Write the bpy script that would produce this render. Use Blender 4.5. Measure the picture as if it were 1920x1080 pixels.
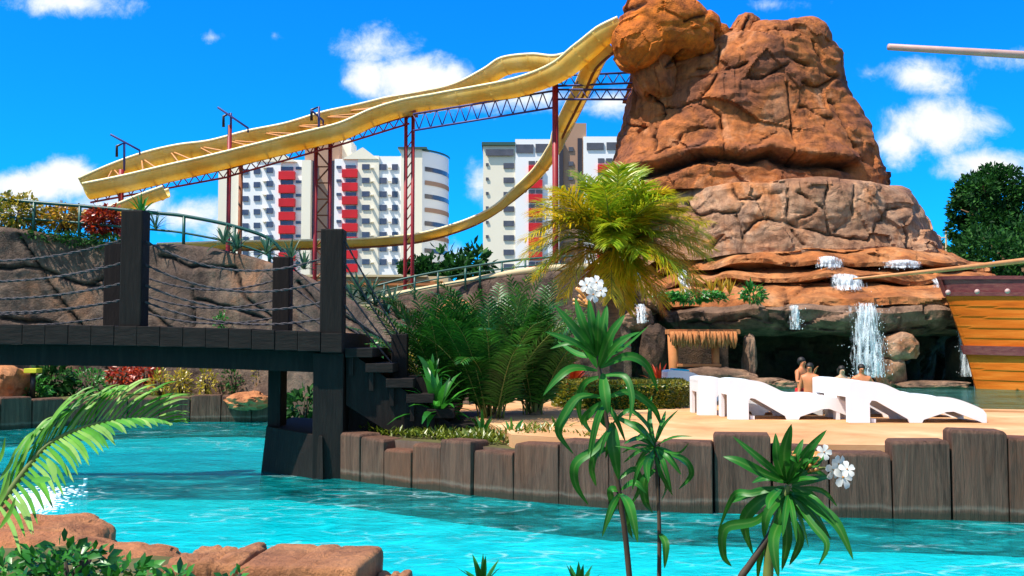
import bpy, bmesh, math, random
import numpy as np
from mathutils import Vector, Matrix, noise, Euler

for o in list(bpy.data.objects): bpy.data.objects.remove(o)
S = bpy.context.scene
R = math.radians
random.seed(7)

# ------------------------------------------------------------------ camera
CAMH = 1.79; F = 1867.0; PITCH = math.atan(101 / F)
cd = bpy.data.cameras.new('camera'); cam = bpy.data.objects.new('camera', cd)
S.collection.objects.link(cam); S.camera = cam
cd.sensor_width = 36; cd.lens = 35.006; cd.clip_start = 0.05; cd.clip_end = 8000
cam.location = (0, 0, CAMH); cam.rotation_euler = (math.pi / 2 + PITCH, 0, 0)
cp, sp = math.cos(PITCH), math.sin(PITCH)

def W(px, py, Y):
    """world point seen at photo position (px, py) at distance Y"""
    a = (px - 960) / F; b = (540 - py) / F
    dy = cp - sp * b; dz = sp + cp * b
    return Vector((a / dy * Y, Y, CAMH + dz / dy * Y))

def proj(P):
    P = np.asarray(P, dtype=float)
    x = P[:, 0]; y = P[:, 1]; z = P[:, 2] - CAMH
    f = y * cp + z * sp; u = -y * sp + z * cp
    return np.stack([960 + F * x / f, 540 - F * u / f], 1)

# ------------------------------------------------------------------ world, sun
SUN = Vector((-0.44, -0.23, 0.87)).normalized()
sl = bpy.data.lights.new('sun', 'SUN'); sl.energy = 5.0; sl.angle = R(0.5); sl.color = (1.0, 0.93, 0.82)
so = bpy.data.objects.new('sun', sl); S.collection.objects.link(so)
so.rotation_euler = (-SUN).to_track_quat('-Z', 'Y').to_euler(); so.location = (-20, -20, 60)
S.view_settings.view_transform = 'Standard'; S.view_settings.look = 'None'
S.view_settings.gamma = 1; S.view_settings.exposure = 0.70

wd = bpy.data.worlds.new('World'); S.world = wd; wd.use_nodes = True
wt = wd.node_tree; N = wt.nodes; L = wt.links
for n in list(N): N.remove(n)
def wmath(op, a, b=None, c=None):
    n = N.new('ShaderNodeMath'); n.operation = op
    for i, v in enumerate((a, b, c)):
        if v is None: continue
        if isinstance(v, (int, float)): n.inputs[i].default_value = v
        else: L.new(v, n.inputs[i])
    return n.outputs[0]
sky = N.new('ShaderNodeTexSky'); sky.sky_type = 'NISHITA'; sky.sun_disc = False
sky.sun_elevation = math.asin(SUN.z); sky.sun_rotation = math.atan2(SUN.x, SUN.y)
sky.air_density = 1.0; sky.dust_density = 0.3; sky.ozone_density = 2.0
tint = N.new('ShaderNodeMix'); tint.data_type = 'RGBA'; tint.blend_type = 'MULTIPLY'; tint.inputs[0].default_value = 1
L.new(sky.outputs[0], tint.inputs[6]); tint.inputs[7].default_value = (0.016, 0.61, 1.36, 1)
bg = N.new('ShaderNodeBackground'); L.new(tint.outputs[2], bg.inputs[0]); bg.inputs[1].default_value = 0.115
geo = N.new('ShaderNodeTexCoord'); sep = N.new('ShaderNodeSeparateXYZ'); L.new(geo.outputs['Generated'], sep.inputs[0])
yy = wmath('MAXIMUM', sep.outputs[1], 0.02)
u = wmath('DIVIDE', sep.outputs[0], yy); v = wmath('DIVIDE', sep.outputs[2], yy)
com = N.new('ShaderNodeCombineXYZ'); L.new(u, com.inputs[0]); L.new(v, com.inputs[1])
def wnoise(scale, detail, rough, dist=0.0):
    n = N.new('ShaderNodeTexNoise'); L.new(com.outputs[0], n.inputs['Vector'])
    n.inputs['Scale'].default_value = scale; n.inputs['Detail'].default_value = detail
    n.inputs['Roughness'].default_value = rough; n.inputs['Distortion'].default_value = dist
    return n.outputs[0]
clouds = [(130, 5, 130, 34, .95), (60, 350, 120, 42, 1.25), (125, 330, 75, 50, 1.35), (350, 400, 85, 42, 1.0), (250, 385, 150, 45, .9),
          (430, 430, 90, 40, .8), (400, 70, 40, 20, .5), (515, 68, 22, 14, .45), (715, 90, 90, 45, .72), (780, 150, 130, 56, 1.35), (690, 150, 60, 45, 1.2),
          (900, 175, 100, 45, .95), (1000, 185, 130, 30, .8), (1135, 195, 75, 35, .85), (1735, 140, 130, 42, .85), (1880, 110, 100, 30, .66), (1755, 240, 140, 62, 1.3),
          (1690, 270, 80, 50, 1.2), (1850, 312, 110, 42, 1.2), (895, 350, 32, 50, .78), (1450, 8, 90, 22, .6), (850, 480, 50, 30, .7), (20, 390, 90, 30, 1.1)]
acc = None
for (px, py, ax, ay, s) in clouds:
    p = W(px, py, 1.0); u0, v0 = p.x, p.z - CAMH
    a = wmath('POWER', wmath('ABSOLUTE', wmath('MULTIPLY', wmath('SUBTRACT', u, u0), F / ax)), 2)
    b = wmath('POWER', wmath('ABSOLUTE', wmath('MULTIPLY', wmath('SUBTRACT', v, v0), F / ay)), 2)
    e = wmath('MULTIPLY', wmath('SUBTRACT', 1.15, wmath('SQRT', wmath('ADD', a, b))), s)
    acc = e if acc is None else wmath('MAXIMUM', acc, e)
nz = wmath('ADD', wmath('MULTIPLY', wmath('SUBTRACT', wnoise(11, 10, 0.62, 0.3), 0.5), 1.9),
           wmath('MULTIPLY', wmath('SUBTRACT', wnoise(30, 8, 0.7, .4), 0.5), 1.25))
dens = wmath('ADD', acc, nz)
mr = N.new('ShaderNodeMapRange'); mr.interpolation_type = 'SMOOTHSTEP'
L.new(dens, mr.inputs[0]); mr.inputs[1].default_value = 0.12; mr.inputs[2].default_value = 0.95
nb = N.new('ShaderNodeTexNoise'); L.new(geo.outputs['Generated'], nb.inputs['Vector']); nb.inputs['Scale'].default_value = 2.6; nb.inputs['Detail'].default_value = 8
mb_ = N.new('ShaderNodeMapRange'); mb_.interpolation_type = 'SMOOTHSTEP'; L.new(nb.outputs[0], mb_.inputs[0]); mb_.inputs[1].default_value = .42; mb_.inputs[2].default_value = .56  # unseen cloud bank behind the camera, added as neutral fill light
fac = wmath('ADD', wmath('MULTIPLY', mr.outputs[0], wmath('GREATER_THAN', sep.outputs[1], 0.03)), wmath('MULTIPLY', mb_.outputs[0], wmath('LESS_THAN', sep.outputs[1], -0.05)))
ccol = N.new('ShaderNodeMix'); ccol.data_type = 'RGBA'
mr2 = N.new('ShaderNodeMapRange'); L.new(dens, mr2.inputs[0]); mr2.inputs[1].default_value = 0.2; mr2.inputs[2].default_value = 1.1
L.new(mr2.outputs[0], ccol.inputs[0]); ccol.inputs[6].default_value = (0.55, 0.78, 1, 1); ccol.inputs[7].default_value = (1, 1, 1, 1)
bg2 = N.new('ShaderNodeBackground'); L.new(ccol.outputs[2], bg2.inputs[0]); bg2.inputs[1].default_value = 0.66
mx = N.new('ShaderNodeMixShader'); L.new(fac, mx.inputs[0]); L.new(bg.outputs[0], mx.inputs[1]); L.new(bg2.outputs[0], mx.inputs[2])
wo = N.new('ShaderNodeOutputWorld'); L.new(mx.outputs[0], wo.inputs[0])

# ------------------------------------------------------------------ materials
def newmat(name):
    m = bpy.data.materials.new(name); m.use_nodes = True
    nt = m.node_tree; nt.nodes.clear()
    out = nt.nodes.new('ShaderNodeOutputMaterial')
    return m, nt, out
def lk(nt, a, b): nt.links.new(a, b)
def tnoise(nt, vec, scale, detail=6, rough=.6, dist=0.0):
    n = nt.nodes.new('ShaderNodeTexNoise'); lk(nt, vec, n.inputs['Vector'])
    n.inputs['Scale'].default_value = scale; n.inputs['Detail'].default_value = detail
    n.inputs['Roughness'].default_value = rough; n.inputs['Distortion'].default_value = dist
    return n.outputs[0]
def ramp(nt, f, stops):
    r = nt.nodes.new('ShaderNodeValToRGB'); lk(nt, f, r.inputs[0])
    e = r.color_ramp.elements
    while len(e) < len(stops): e.new(0.5)
    for i, (p, c) in enumerate(stops):
        e[i].position = p; e[i].color = (c[0], c[1], c[2], 1)
    return r.outputs[0]
def mixc(nt, f, a, b, mode='MIX'):
    m = nt.nodes.new('ShaderNodeMix'); m.data_type = 'RGBA'; m.blend_type = mode
    for i, v in ((0, f), (6, a), (7, b)):
        if isinstance(v, (int, float)): m.inputs[i].default_value = v
        elif isinstance(v, tuple): m.inputs[i].default_value = (v[0], v[1], v[2], 1)
        else: lk(nt, v, m.inputs[i])
    return m.outputs[2]
def objvec(nt, scale=(1, 1, 1)):
    t = nt.nodes.new('ShaderNodeTexCoord'); m = nt.nodes.new('ShaderNodeMapping')
    lk(nt, t.outputs['Object'], m.inputs[0]); m.inputs['Scale'].default_value = scale
    return m.outputs[0]
def bumpn(nt, h, strength, dist):
    b = nt.nodes.new('ShaderNodeBump'); lk(nt, h, b.inputs['Height'])
    b.inputs['Strength'].default_value = strength; b.inputs['Distance'].default_value = dist
    return b.outputs[0]
def mat(name, stops, rough=.7, scale=3, vscale=(1, 1, 1), bump=0.0, bscale=12, bdist=.02, spec=.4, metal=0, dist=.4):
    """stops: one colour, or list of colours spread over a noise"""
    m, nt, out = newmat(name)
    p = nt.nodes.new('ShaderNodeBsdfPrincipled'); lk(nt, p.outputs[0], out.inputs[0])
    vec = objvec(nt, vscale)
    if isinstance(stops, tuple): stops = [tuple(c * .82 for c in stops), stops, tuple(min(1, c * 1.15) for c in stops)]
    n = tnoise(nt, vec, scale, 8, .62, dist)
    k = len(stops)
    lk(nt, ramp(nt, n, [(.3 + .4 * i / max(1, k - 1), c) for i, c in enumerate(stops)]), p.inputs['Base Color'])
    p.inputs['Roughness'].default_value = rough; p.inputs['Specular IOR Level'].default_value = spec; p.inputs['Metallic'].default_value = metal
    if bump: lk(nt, bumpn(nt, tnoise(nt, vec, bscale, 8, .65), bump, bdist), p.inputs['Normal'])
    return m
def rockmat(name, cols, crackdark=.14, rough=.75, wet=False, bscale=4.5, stain=.6):
    m, nt, out = newmat(name)
    p = nt.nodes.new('ShaderNodeBsdfPrincipled'); lk(nt, p.outputs[0], out.inputs[0])
    vec = objvec(nt)
    n1 = tnoise(nt, vec, .55, 8, .6, 1.0)
    c = ramp(nt, n1, [(.30, cols[0]), (.44, cols[1]), (.56, cols[2]), (.70, cols[3])])
    n2 = tnoise(nt, vec, 3.2, 10, .7, .5)
    c = mixc(nt, 1.0, c, ramp(nt, n2, [(.28, (.50, .46, .45)), (.5, (.95, .95, .95)), (.72, (1.35, 1.3, 1.2))]), 'MULTIPLY')
    vs = objvec(nt, (2.2, 2.2, .35)); n3 = tnoise(nt, vs, 1.6, 8, .65, .6)
    c = mixc(nt, stain, c, ramp(nt, n3, [(.36, (.34, .30, .30)), (.50, (1, 1, 1))]), 'MULTIPLY')
    wp = nt.nodes.new('ShaderNodeMix'); wp.data_type = 'RGBA'; wp.blend_type = 'ADD'; wp.inputs[0].default_value = .5
    wn = nt.nodes.new('ShaderNodeTexNoise'); lk(nt, vec, wn.inputs['Vector']); wn.inputs['Scale'].default_value = 1.7; wn.inputs['Detail'].default_value = 6
    lk(nt, vec, wp.inputs[6]); lk(nt, wn.outputs['Color'], wp.inputs[7])
    vo = nt.nodes.new('ShaderNodeTexVoronoi'); vo.feature = 'DISTANCE_TO_EDGE'; lk(nt, wp.outputs[2], vo.inputs['Vector']); vo.inputs['Scale'].default_value = 1.15
    fis = ramp(nt, vo.outputs[0], [(.0, (.55, .55, .55)), (.022, (1, 1, 1))])
    msk = ramp(nt, tnoise(nt, vec, .7, 5, .6), [(.50, (0, 0, 0)), (.62, (.6, .6, .6))]); c = mixc(nt, msk, c, mixc(nt, 1.0, c, fis, 'MULTIPLY'))
    n5 = tnoise(nt, vec, .9, 9, .68, 1.8)
    c = mixc(nt, 1.0, c, ramp(nt, n5, [(.32, (.50, .47, .50)), (.44, (.92, .9, .92)), (.60, (1.12, 1.05, 1.0))]), 'MULTIPLY')
    a = nt.nodes.new('ShaderNodeAttribute'); a.attribute_name = 'joint'
    c = mixc(nt, a.outputs['Fac'], c, tuple(x * crackdark for x in cols[0]))  # dark rock joints; recess shade is put into this colour too
    lk(nt, c, p.inputs['Base Color'])
    p.inputs['Roughness'].default_value = .28 if wet else rough; p.inputs['Specular IOR Level'].default_value = .6 if wet else .25
    h = mixc(nt, .45, tnoise(nt, vec, bscale, 12, .72, .8), tnoise(nt, vec, bscale * 5, 8, .7))
    h = mixc(nt, .30, h, mixc(nt, msk, (1.0, 1.0, 1.0), ramp(nt, vo.outputs[0], [(.0, (0, 0, 0)), (.06, (1, 1, 1))])))
    rg = nt.nodes.new('ShaderNodeTexNoise'); rg.noise_type = 'RIDGED_MULTIFRACTAL'; lk(nt, objvec(nt, (1, 1, 1.8)), rg.inputs['Vector']); rg.inputs['Scale'].default_value = 1.3; rg.inputs['Detail'].default_value = 9; rg.inputs['Distortion'].default_value = .5
    h = mixc(nt, .30, h, rg.outputs[0])
    lk(nt, bumpn(nt, h, .85, .28), p.inputs['Normal'])
    return m
def leafmat(name, c1, c2, c3=None, trans=.3, rough=.35, spec=.5, rib=False):
    m, nt, out = newmat(name)
    p = nt.nodes.new('ShaderNodeBsdfPrincipled'); t = nt.nodes.new('ShaderNodeBsdfTranslucent'); mxx = nt.nodes.new('ShaderNodeMixShader')
    g = nt.nodes.new('ShaderNodeNewGeometry')
    st = [(0.0, c1), (1.0, c2)] if c3 is None else [(0.0, c1), (.5, c2), (1.0, c3)]
    c = ramp(nt, g.outputs['Random Per Island'], st)
    n = tnoise(nt, objvec(nt), 9, 4, .5)
    c = mixc(nt, 1.0, c, ramp(nt, n, [(.3, (.7, .75, .7)), (.7, (1.25, 1.2, 1.1))]), 'MULTIPLY')
    if rib:
        a = nt.nodes.new('ShaderNodeAttribute'); a.attribute_name = 'joint'; pw = nt.nodes.new('ShaderNodeMath'); pw.operation = 'POWER'
        lk(nt, a.outputs['Fac'], pw.inputs[0]); pw.inputs[1].default_value = 7; c = mixc(nt, pw.outputs[0], c, (.10, .24, .04))
    lk(nt, c, p.inputs['Base Color']); lk(nt, c, t.inputs[0])
    p.inputs['Roughness'].default_value = rough; p.inputs['Specular IOR Level'].default_value = spec
    mxx.inputs[0].default_value = trans
    lk(nt, p.outputs[0], mxx.inputs[1]); lk(nt, t.outputs[0], mxx.inputs[2]); lk(nt, mxx.outputs[0], out.inputs[0])
    return m

M = {}
M['rock'] = rockmat('orange_rock', [(.13, .055, .034), (.29, .098, .038), (.43, .14, .034), (.54, .26, .13)])
M['rockhot'] = rockmat('bright_orange_rock', [(.24, .06, .012), (.46, .12, .014), (.62, .165, .010), (.52, .20, .05)])
M['tier'] = rockmat('pinkish_rock', [(.19, .09, .05), (.36, .18, .095), (.46, .28, .17), (.50, .18, .05)])
M['ledge'] = rockmat('orange_ledge_rock', [(.20, .07, .025), (.38, .13, .035), (.48, .20, .07), (.54, .28, .13)], stain=.25)
M['wet'] = rockmat('wet_ledge_rock', [(.12, .055, .022), (.22, .105, .04), (.28, .15, .07), (.34, .13, .035)], wet=True, stain=.6)
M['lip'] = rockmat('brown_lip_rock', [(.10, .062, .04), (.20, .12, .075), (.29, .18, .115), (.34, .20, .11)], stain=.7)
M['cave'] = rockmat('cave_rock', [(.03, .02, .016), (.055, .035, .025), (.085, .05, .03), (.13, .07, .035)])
M['wallrock'] = rockmat('ramp_wall_rock', [(.07, .045, .034), (.115, .075, .054), (.16, .11, .078), (.26, .12, .055)], crackdark=.15)
M['bankrock'] = rockmat('bank_rock', [(.36, .13, .05), (.52, .20, .075), (.62, .27, .11), (.66, .34, .16)], stain=.2, bscale=6)
M['dark'] = mat('dark_timber', [(.005, .003, .002), (.009, .0055, .004), (.016, .010, .007)], rough=.7, scale=4, vscale=(4, 4, .5), bump=.4, bscale=9, spec=.2)
M['darkedge'] = mat('dark_plank_edge', [(.008, .005, .004), (.013, .008, .006), (.021, .014, .011)], rough=.75, scale=6, vscale=(.7, 1, 3), bump=.4, bscale=9, spec=.2)
M['rope'] = mat('dark_rope', [(.015, .013, .016), (.09, .075, .08)], rough=.7, scale=40, bump=.5, bscale=90)
M['deck'] = mat('tan_deck', [(.34, .15, .06), (.50, .25, .105), (.56, .30, .14), (.66, .42, .22)], rough=.8, scale=.9, bump=.25, bscale=40, bdist=.01, spec=.2)
M['ground'] = mat('ground_soil', [(.07, .05, .025), (.09, .085, .03), (.12, .10, .05)], rough=.95, scale=.7, bump=.3, bscale=6, spec=.1)
M['poolfloor'] = mat('pool_floor_paint', [(.0, .56, .62), (.002, .66, .72), (.01, .76, .80)], rough=.5, scale=.8)
M['poolfloor2'] = mat('far_pool_floor_paint', [(.06, .42, .36), (.12, .52, .44), (.2, .6, .5)], rough=.5, scale=.8)
M['channel'] = mat('channel_wall_concrete', [(.07, .045, .032), (.12, .075, .05), (.16, .11, .08)], rough=.8, scale=2, vscale=(3, 3, .7), bump=.4)
M['yellow'] = mat('yellow_flume', [(.80, .44, .04), (.88, .56, .09), (.90, .66, .20)], rough=.35, scale=.9, spec=.5)
def flumemat():
    m, nt, out = newmat('yellow_fibreglass'); p = nt.nodes.new('ShaderNodeBsdfPrincipled'); t = nt.nodes.new('ShaderNodeBsdfTranslucent'); mm = nt.nodes.new('ShaderNodeMixShader')
    vec = objvec(nt); c = ramp(nt, tnoise(nt, vec, .8, 6, .6), [(.3, (.90, .56, .08)), (.5, (.93, .70, .18)), (.7, (.94, .78, .34))])
    c = mixc(nt, 1.0, c, ramp(nt, tnoise(nt, objvec(nt, (3, 3, .5)), 2.4, 8, .7), [(.30, (.88, .82, .74)), (.50, (1, 1, 1))]), 'MULTIPLY')
    lk(nt, c, p.inputs['Base Color']); lk(nt, c, t.inputs[0]); p.inputs['Roughness'].default_value = .35; mm.inputs[0].default_value = .45
    lk(nt, p.outputs[0], mm.inputs[1]); lk(nt, t.outputs[0], mm.inputs[2]); lk(nt, mm.outputs[0], out.inputs[0]); return m
M['yellow'] = flumemat()
M['creamlip'] = mat('cream_flume_lip', [(.86, .68, .32), (.9, .78, .46)], rough=.35)
M['red'] = mat('red_steel', [(.16, .008, .012), (.26, .012, .018), (.32, .02, .02)], rough=.5, scale=2)
M['purple'] = mat('purple_steel', [(.06, .012, .05), (.11, .02, .07), (.2, .02, .05)], rough=.5, scale=1)
M['blue'] = mat('blue_steel', [(.03, .035, .13), (.06, .05, .2)], rough=.5, scale=1)
M['rust'] = mat('rusty_steel', [(.14, .04, .02), (.3, .10, .03)], rough=.7, scale=2)
M['green'] = mat('green_rail_paint', [(.004, .05, .038), (.006, .08, .06)], rough=.4)
M['white'] = mat('white_plastic', [(.80, .80, .80), (.86, .86, .86)], rough=.35, scale=2)
M['thatch'] = mat('thatch', [(.22, .07, .02), (.4, .14, .04), (.5, .24, .1)], rough=.9, scale=6, vscale=(8, 8, .6), bump=.6)
M['terracotta'] = mat('orange_plaster', [(.4, .13, .04), (.5, .19, .06)], rough=.8, scale=3, bump=.2)
M['hull'] = mat('orange_hull_planks', [(.38, .075, .006), (.56, .115, .008), (.64, .17, .02)], rough=.7, scale=1.6, vscale=(.5, .5, 5), bump=.3, bscale=5, spec=.12)
M['gunwale'] = mat('maroon_trim', [(.10, .018, .022), (.17, .035, .035), (.21, .07, .055)], rough=.55, scale=4, vscale=(1, 1, 4), bump=.3)
M['spar'] = mat('orange_spar', [(.5, .2, .06), (.62, .3, .12)], rough=.5)
M['yard'] = mat('pinkish_spar', [(.42, .26, .22), (.5, .32, .28)], rough=.5)
M['bark'] = mat('bark', [(.06, .035, .02), (.14, .08, .04), (.22, .12, .05)], rough=.9, scale=5, vscale=(1, 1, 4), bump=.7)
M['stem'] = mat('plant_stem', [(.03, .02, .012), (.08, .05, .025)], rough=.7, scale=8)
M['gstem'] = mat('green_stem', [(.08, .12, .02), (.18, .2, .04)], rough=.6, scale=8)
M['leaf'] = leafmat('bright_green_leaf', (.012, .10, .012), (.035, .20, .02), (.06, .30, .03))
M['leafdark'] = leafmat('dark_green_leaf', (.006, .035, .008), (.015, .07, .012), (.04, .14, .02), rough=.6, spec=.15)
M['oleander'] = leafmat('oleander_leaf', (.008, .085, .010), (.016, .15, .016), (.05, .24, .015), trans=.28, rough=.42, spec=.3, rib=True)
M['cycad'] = leafmat('cycad_leaf', (.008, .06, .008), (.02, .12, .012), (.05, .22, .02), rough=.4)
M['yellowpalm'] = leafmat('yellow_palm_leaf', (.34, .34, .010), (.60, .48, .012), (.72, .42, .02), trans=.42)
M['greenpalm'] = leafmat('green_palm_leaf', (.14, .30, .012), (.32, .42, .015), (.54, .46, .02), trans=.4)
M['orangepalm'] = leafmat('orange_palm_leaf', (.50, .24, .012), (.58, .16, .012), (.42, .35, .015), trans=.4)
M['frond'] = leafmat('frond_leaf', (.05, .22, .01), (.10, .34, .02), (.30, .46, .12), trans=.35, rough=.45, spec=.25)
M['croton_y'] = leafmat('yellow_croton_leaf', (.25, .2, .01), (.5, .34, .02), (.12, .2, .01))
M['croton_o'] = leafmat('orange_croton_leaf', (.55, .22, .01), (.5, .32, .02), (.2, .14, .01))
M['croton_r'] = leafmat('red_croton_leaf', (.28, .01, .01), (.5, .06, .01), (.12, .01, .01))
M['cover'] = leafmat('ground_cover_leaf', (.05, .10, .008), (.14, .18, .015), (.20, .22, .02))
M['aloe'] = leafmat('aloe_leaf', (.02, .07, .035), (.05, .14, .08), (.1, .2, .12))
M['hedge'] = leafmat('hedge_leaf', (.06, .10, .008), (.17, .17, .010), (.28, .22, .02))
M['petal'] = leafmat('white_petal', (.8, .78, .74), (.84, .82, .8), trans=.25, rough=.6)
M['bud'] = leafmat('orange_bud', (.5, .17, .03), (.6, .3, .08), (.4, .08, .02), trans=.2)
M['wallcream'] = mat('cream_wall', [(.86, .77, .60), (.92, .84, .67)], rough=.9, scale=.08)
M['wallwhite'] = mat('white_wall', [(.90, .88, .85), (.94, .92, .89)], rough=.9, scale=.08)
M['walltan'] = mat('tan_wall', [(.40, .23, .15), (.46, .28, .19)], rough=.9, scale=.08)
M['redpanel'] = mat('red_panel', (.62, .010, .016), rough=.5, scale=.2)
M['glass'] = mat('window_glass', [(.05, .045, .06), (.10, .09, .11)], rough=.15, scale=.6, spec=.8)
M['slot'] = mat('dark_slot', (.035, .03, .04), rough=.5)
M['teal'] = mat('teal_roof', (.03, .10, .09), rough=.6)
M['sand'] = mat('beige_wall', [(.5, .38, .2), (.62, .5, .3)], rough=.9, scale=.5)
M['lamp_y'] = mat('yellow_lampshade', (.65, .6, .03), rough=.5)
M['black'] = mat('black_metal', (.012, .012, .012), rough=.4)
M['skin1'] = mat('tanned_skin', [(.50, .16, .06), (.58, .20, .08)], rough=.5, scale=8)
M['skin2'] = mat('light_skin', [(.50, .28, .16), (.56, .33, .2)], rough=.5, scale=8)
M['hair'] = mat('dark_hair', (.012, .008, .006), rough=.6)
M['redcloth'] = mat('red_cloth', (.5, .015, .015), rough=.8)
M['browncloth'] = mat('brown_cloth', (.12, .03, .02), rough=.8)
M['navycloth'] = mat('navy_cloth', (.03, .03, .10), rough=.8)
M['towel'] = mat('cyan_towel', (.02, .45, .55), rough=.9)
M['rosehip'] = mat('float_purple', (.3, .04, .3), rough=.5)

# stub timber look concrete
def stubmat():
    m, nt, out = newmat('weathered_log')
    p = nt.nodes.new('ShaderNodeBsdfPrincipled'); lk(nt, p.outputs[0], out.inputs[0])
    v1 = objvec(nt, (5, 5, .45)); n = tnoise(nt, v1, 1.6, 12, .74, 1.2)
    c = ramp(nt, n, [(.28, (.024, .013, .009)), (.42, (.078, .040, .026)), (.56, (.125, .064, .042)), (.74, (.20, .105, .06))])
    v2 = objvec(nt, (1, 1, .6)); n2 = tnoise(nt, v2, 1.1, 4, .6)
    c = mixc(nt, ramp(nt, n2, [(.52, (0, 0, 0)), (.68, (.55, .55, .55))]), c, (.17, .062, .03))
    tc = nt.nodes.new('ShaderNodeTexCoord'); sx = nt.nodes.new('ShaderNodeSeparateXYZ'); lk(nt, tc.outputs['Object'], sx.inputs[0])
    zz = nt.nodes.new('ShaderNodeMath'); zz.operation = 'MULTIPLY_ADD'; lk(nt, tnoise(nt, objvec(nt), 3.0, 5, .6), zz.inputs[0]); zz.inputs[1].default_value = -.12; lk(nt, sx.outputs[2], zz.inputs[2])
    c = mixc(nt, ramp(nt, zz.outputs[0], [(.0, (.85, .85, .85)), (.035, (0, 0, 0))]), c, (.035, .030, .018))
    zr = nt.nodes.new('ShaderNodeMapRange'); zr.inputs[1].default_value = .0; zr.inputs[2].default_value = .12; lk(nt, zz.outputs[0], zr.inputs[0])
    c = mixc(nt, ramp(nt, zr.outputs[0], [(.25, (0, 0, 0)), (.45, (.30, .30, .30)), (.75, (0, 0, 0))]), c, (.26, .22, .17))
    lk(nt, c, p.inputs['Base Color']); p.inputs['Roughness'].default_value = .8; p.inputs['Specular IOR Level'].default_value = .2
    v3 = objvec(nt, (9, 9, .6))
    lk(nt, bumpn(nt, tnoise(nt, v3, 2.4, 10, .7, .3), .8, .05), p.inputs['Normal'])
    return m
M['stub'] = stubmat()

def watermat(name, tint, milky, foam_caustic_col, scale=1.0, foam=.62, transp=.75, bump=.35, fo=1.0):
    m, nt, out = newmat(name)
    t = nt.nodes.new('ShaderNodeTexCoord')
    mp = nt.nodes.new('ShaderNodeMapping'); lk(nt, t.outputs['Object'], mp.inputs[0]); mp.inputs['Scale'].default_value = (.8 * scale, 1.25 * scale, 1)
    vec = mp.outputs[0]
    h1 = tnoise(nt, vec, 1.5, 5, .55, .9); h2 = tnoise(nt, vec, 6.5, 5, .6, .7); h3 = tnoise(nt, vec, 18, 3, .6)
    h = mixc(nt, .42, h1, h2); h = mixc(nt, .16, h, h3)
    nrm = bumpn(nt, h, bump, .22)
    tr = nt.nodes.new('ShaderNodeBsdfTransparent'); tr.inputs[0].default_value = (*tint, 1)
    df = nt.nodes.new('ShaderNodeBsdfDiffuse')
    lk(nt, mixc(nt, ramp(nt, tnoise(nt, vec, 2.2, 8, .65, 1.6), [(.38, (0, 0, 0)), (.62, (1, 1, 1))]), tuple(c * .50 for c in milky), tuple(min(.9, c * 1.45 + .02) for c in milky)), df.inputs[0]); lk(nt, nrm, df.inputs['Normal'])  # milky tone mottled to imitate wave highlights and dark patches in the colour
    fd = nt.nodes.new('ShaderNodeBsdfDiffuse'); fd.inputs[0].default_value = (*foam_caustic_col, 1); lk(nt, nrm, fd.inputs['Normal'])
    gl = nt.nodes.new('ShaderNodeBsdfGlossy'); gl.inputs['Roughness'].default_value = .06; lk(nt, nrm, gl.inputs['Normal'])
    gl.inputs[0].default_value = (.36, .62, .72, 1)
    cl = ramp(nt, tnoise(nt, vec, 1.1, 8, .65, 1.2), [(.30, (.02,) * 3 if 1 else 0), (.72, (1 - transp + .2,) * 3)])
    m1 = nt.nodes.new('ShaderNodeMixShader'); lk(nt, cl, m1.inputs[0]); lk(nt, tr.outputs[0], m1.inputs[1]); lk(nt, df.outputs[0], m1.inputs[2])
    # thin broken streaks: foam, and a painted stand-in for bright caustic lines
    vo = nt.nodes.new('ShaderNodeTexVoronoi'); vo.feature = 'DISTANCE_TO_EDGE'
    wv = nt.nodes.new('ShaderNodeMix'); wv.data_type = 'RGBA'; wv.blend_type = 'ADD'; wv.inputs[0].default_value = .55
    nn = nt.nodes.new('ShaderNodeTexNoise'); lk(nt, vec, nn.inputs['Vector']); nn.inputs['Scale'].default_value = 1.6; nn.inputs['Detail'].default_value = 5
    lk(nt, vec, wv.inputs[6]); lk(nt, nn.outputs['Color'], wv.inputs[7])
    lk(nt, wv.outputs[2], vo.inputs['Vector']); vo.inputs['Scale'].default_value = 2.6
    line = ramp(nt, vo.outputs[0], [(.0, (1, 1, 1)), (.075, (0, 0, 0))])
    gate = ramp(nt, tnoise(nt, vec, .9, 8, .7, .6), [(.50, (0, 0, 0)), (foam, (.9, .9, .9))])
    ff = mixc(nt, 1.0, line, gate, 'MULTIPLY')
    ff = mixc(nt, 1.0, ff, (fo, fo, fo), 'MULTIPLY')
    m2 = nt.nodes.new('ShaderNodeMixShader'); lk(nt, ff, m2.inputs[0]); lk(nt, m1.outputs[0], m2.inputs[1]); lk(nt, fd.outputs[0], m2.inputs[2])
    fr = nt.nodes.new('ShaderNodeFresnel'); fr.inputs[0].default_value = 1.33; lk(nt, nrm, fr.inputs['Normal'])
    m3 = nt.nodes.new('ShaderNodeMixShader'); lk(nt, fr.outputs[0], m3.inputs[0]); lk(nt, m2.outputs[0], m3.inputs[1]); lk(nt, gl.outputs[0], m3.inputs[2])
    lk(nt, m3.outputs[0], out.inputs[0])
    return m
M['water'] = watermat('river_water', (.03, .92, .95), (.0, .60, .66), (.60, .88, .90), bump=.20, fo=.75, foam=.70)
M['water2'] = watermat('far_pool_water', (.6, .98, .9), (.12, .5, .42), (.7, .85, .8), foam=.75, bump=.12, fo=.4)
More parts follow.
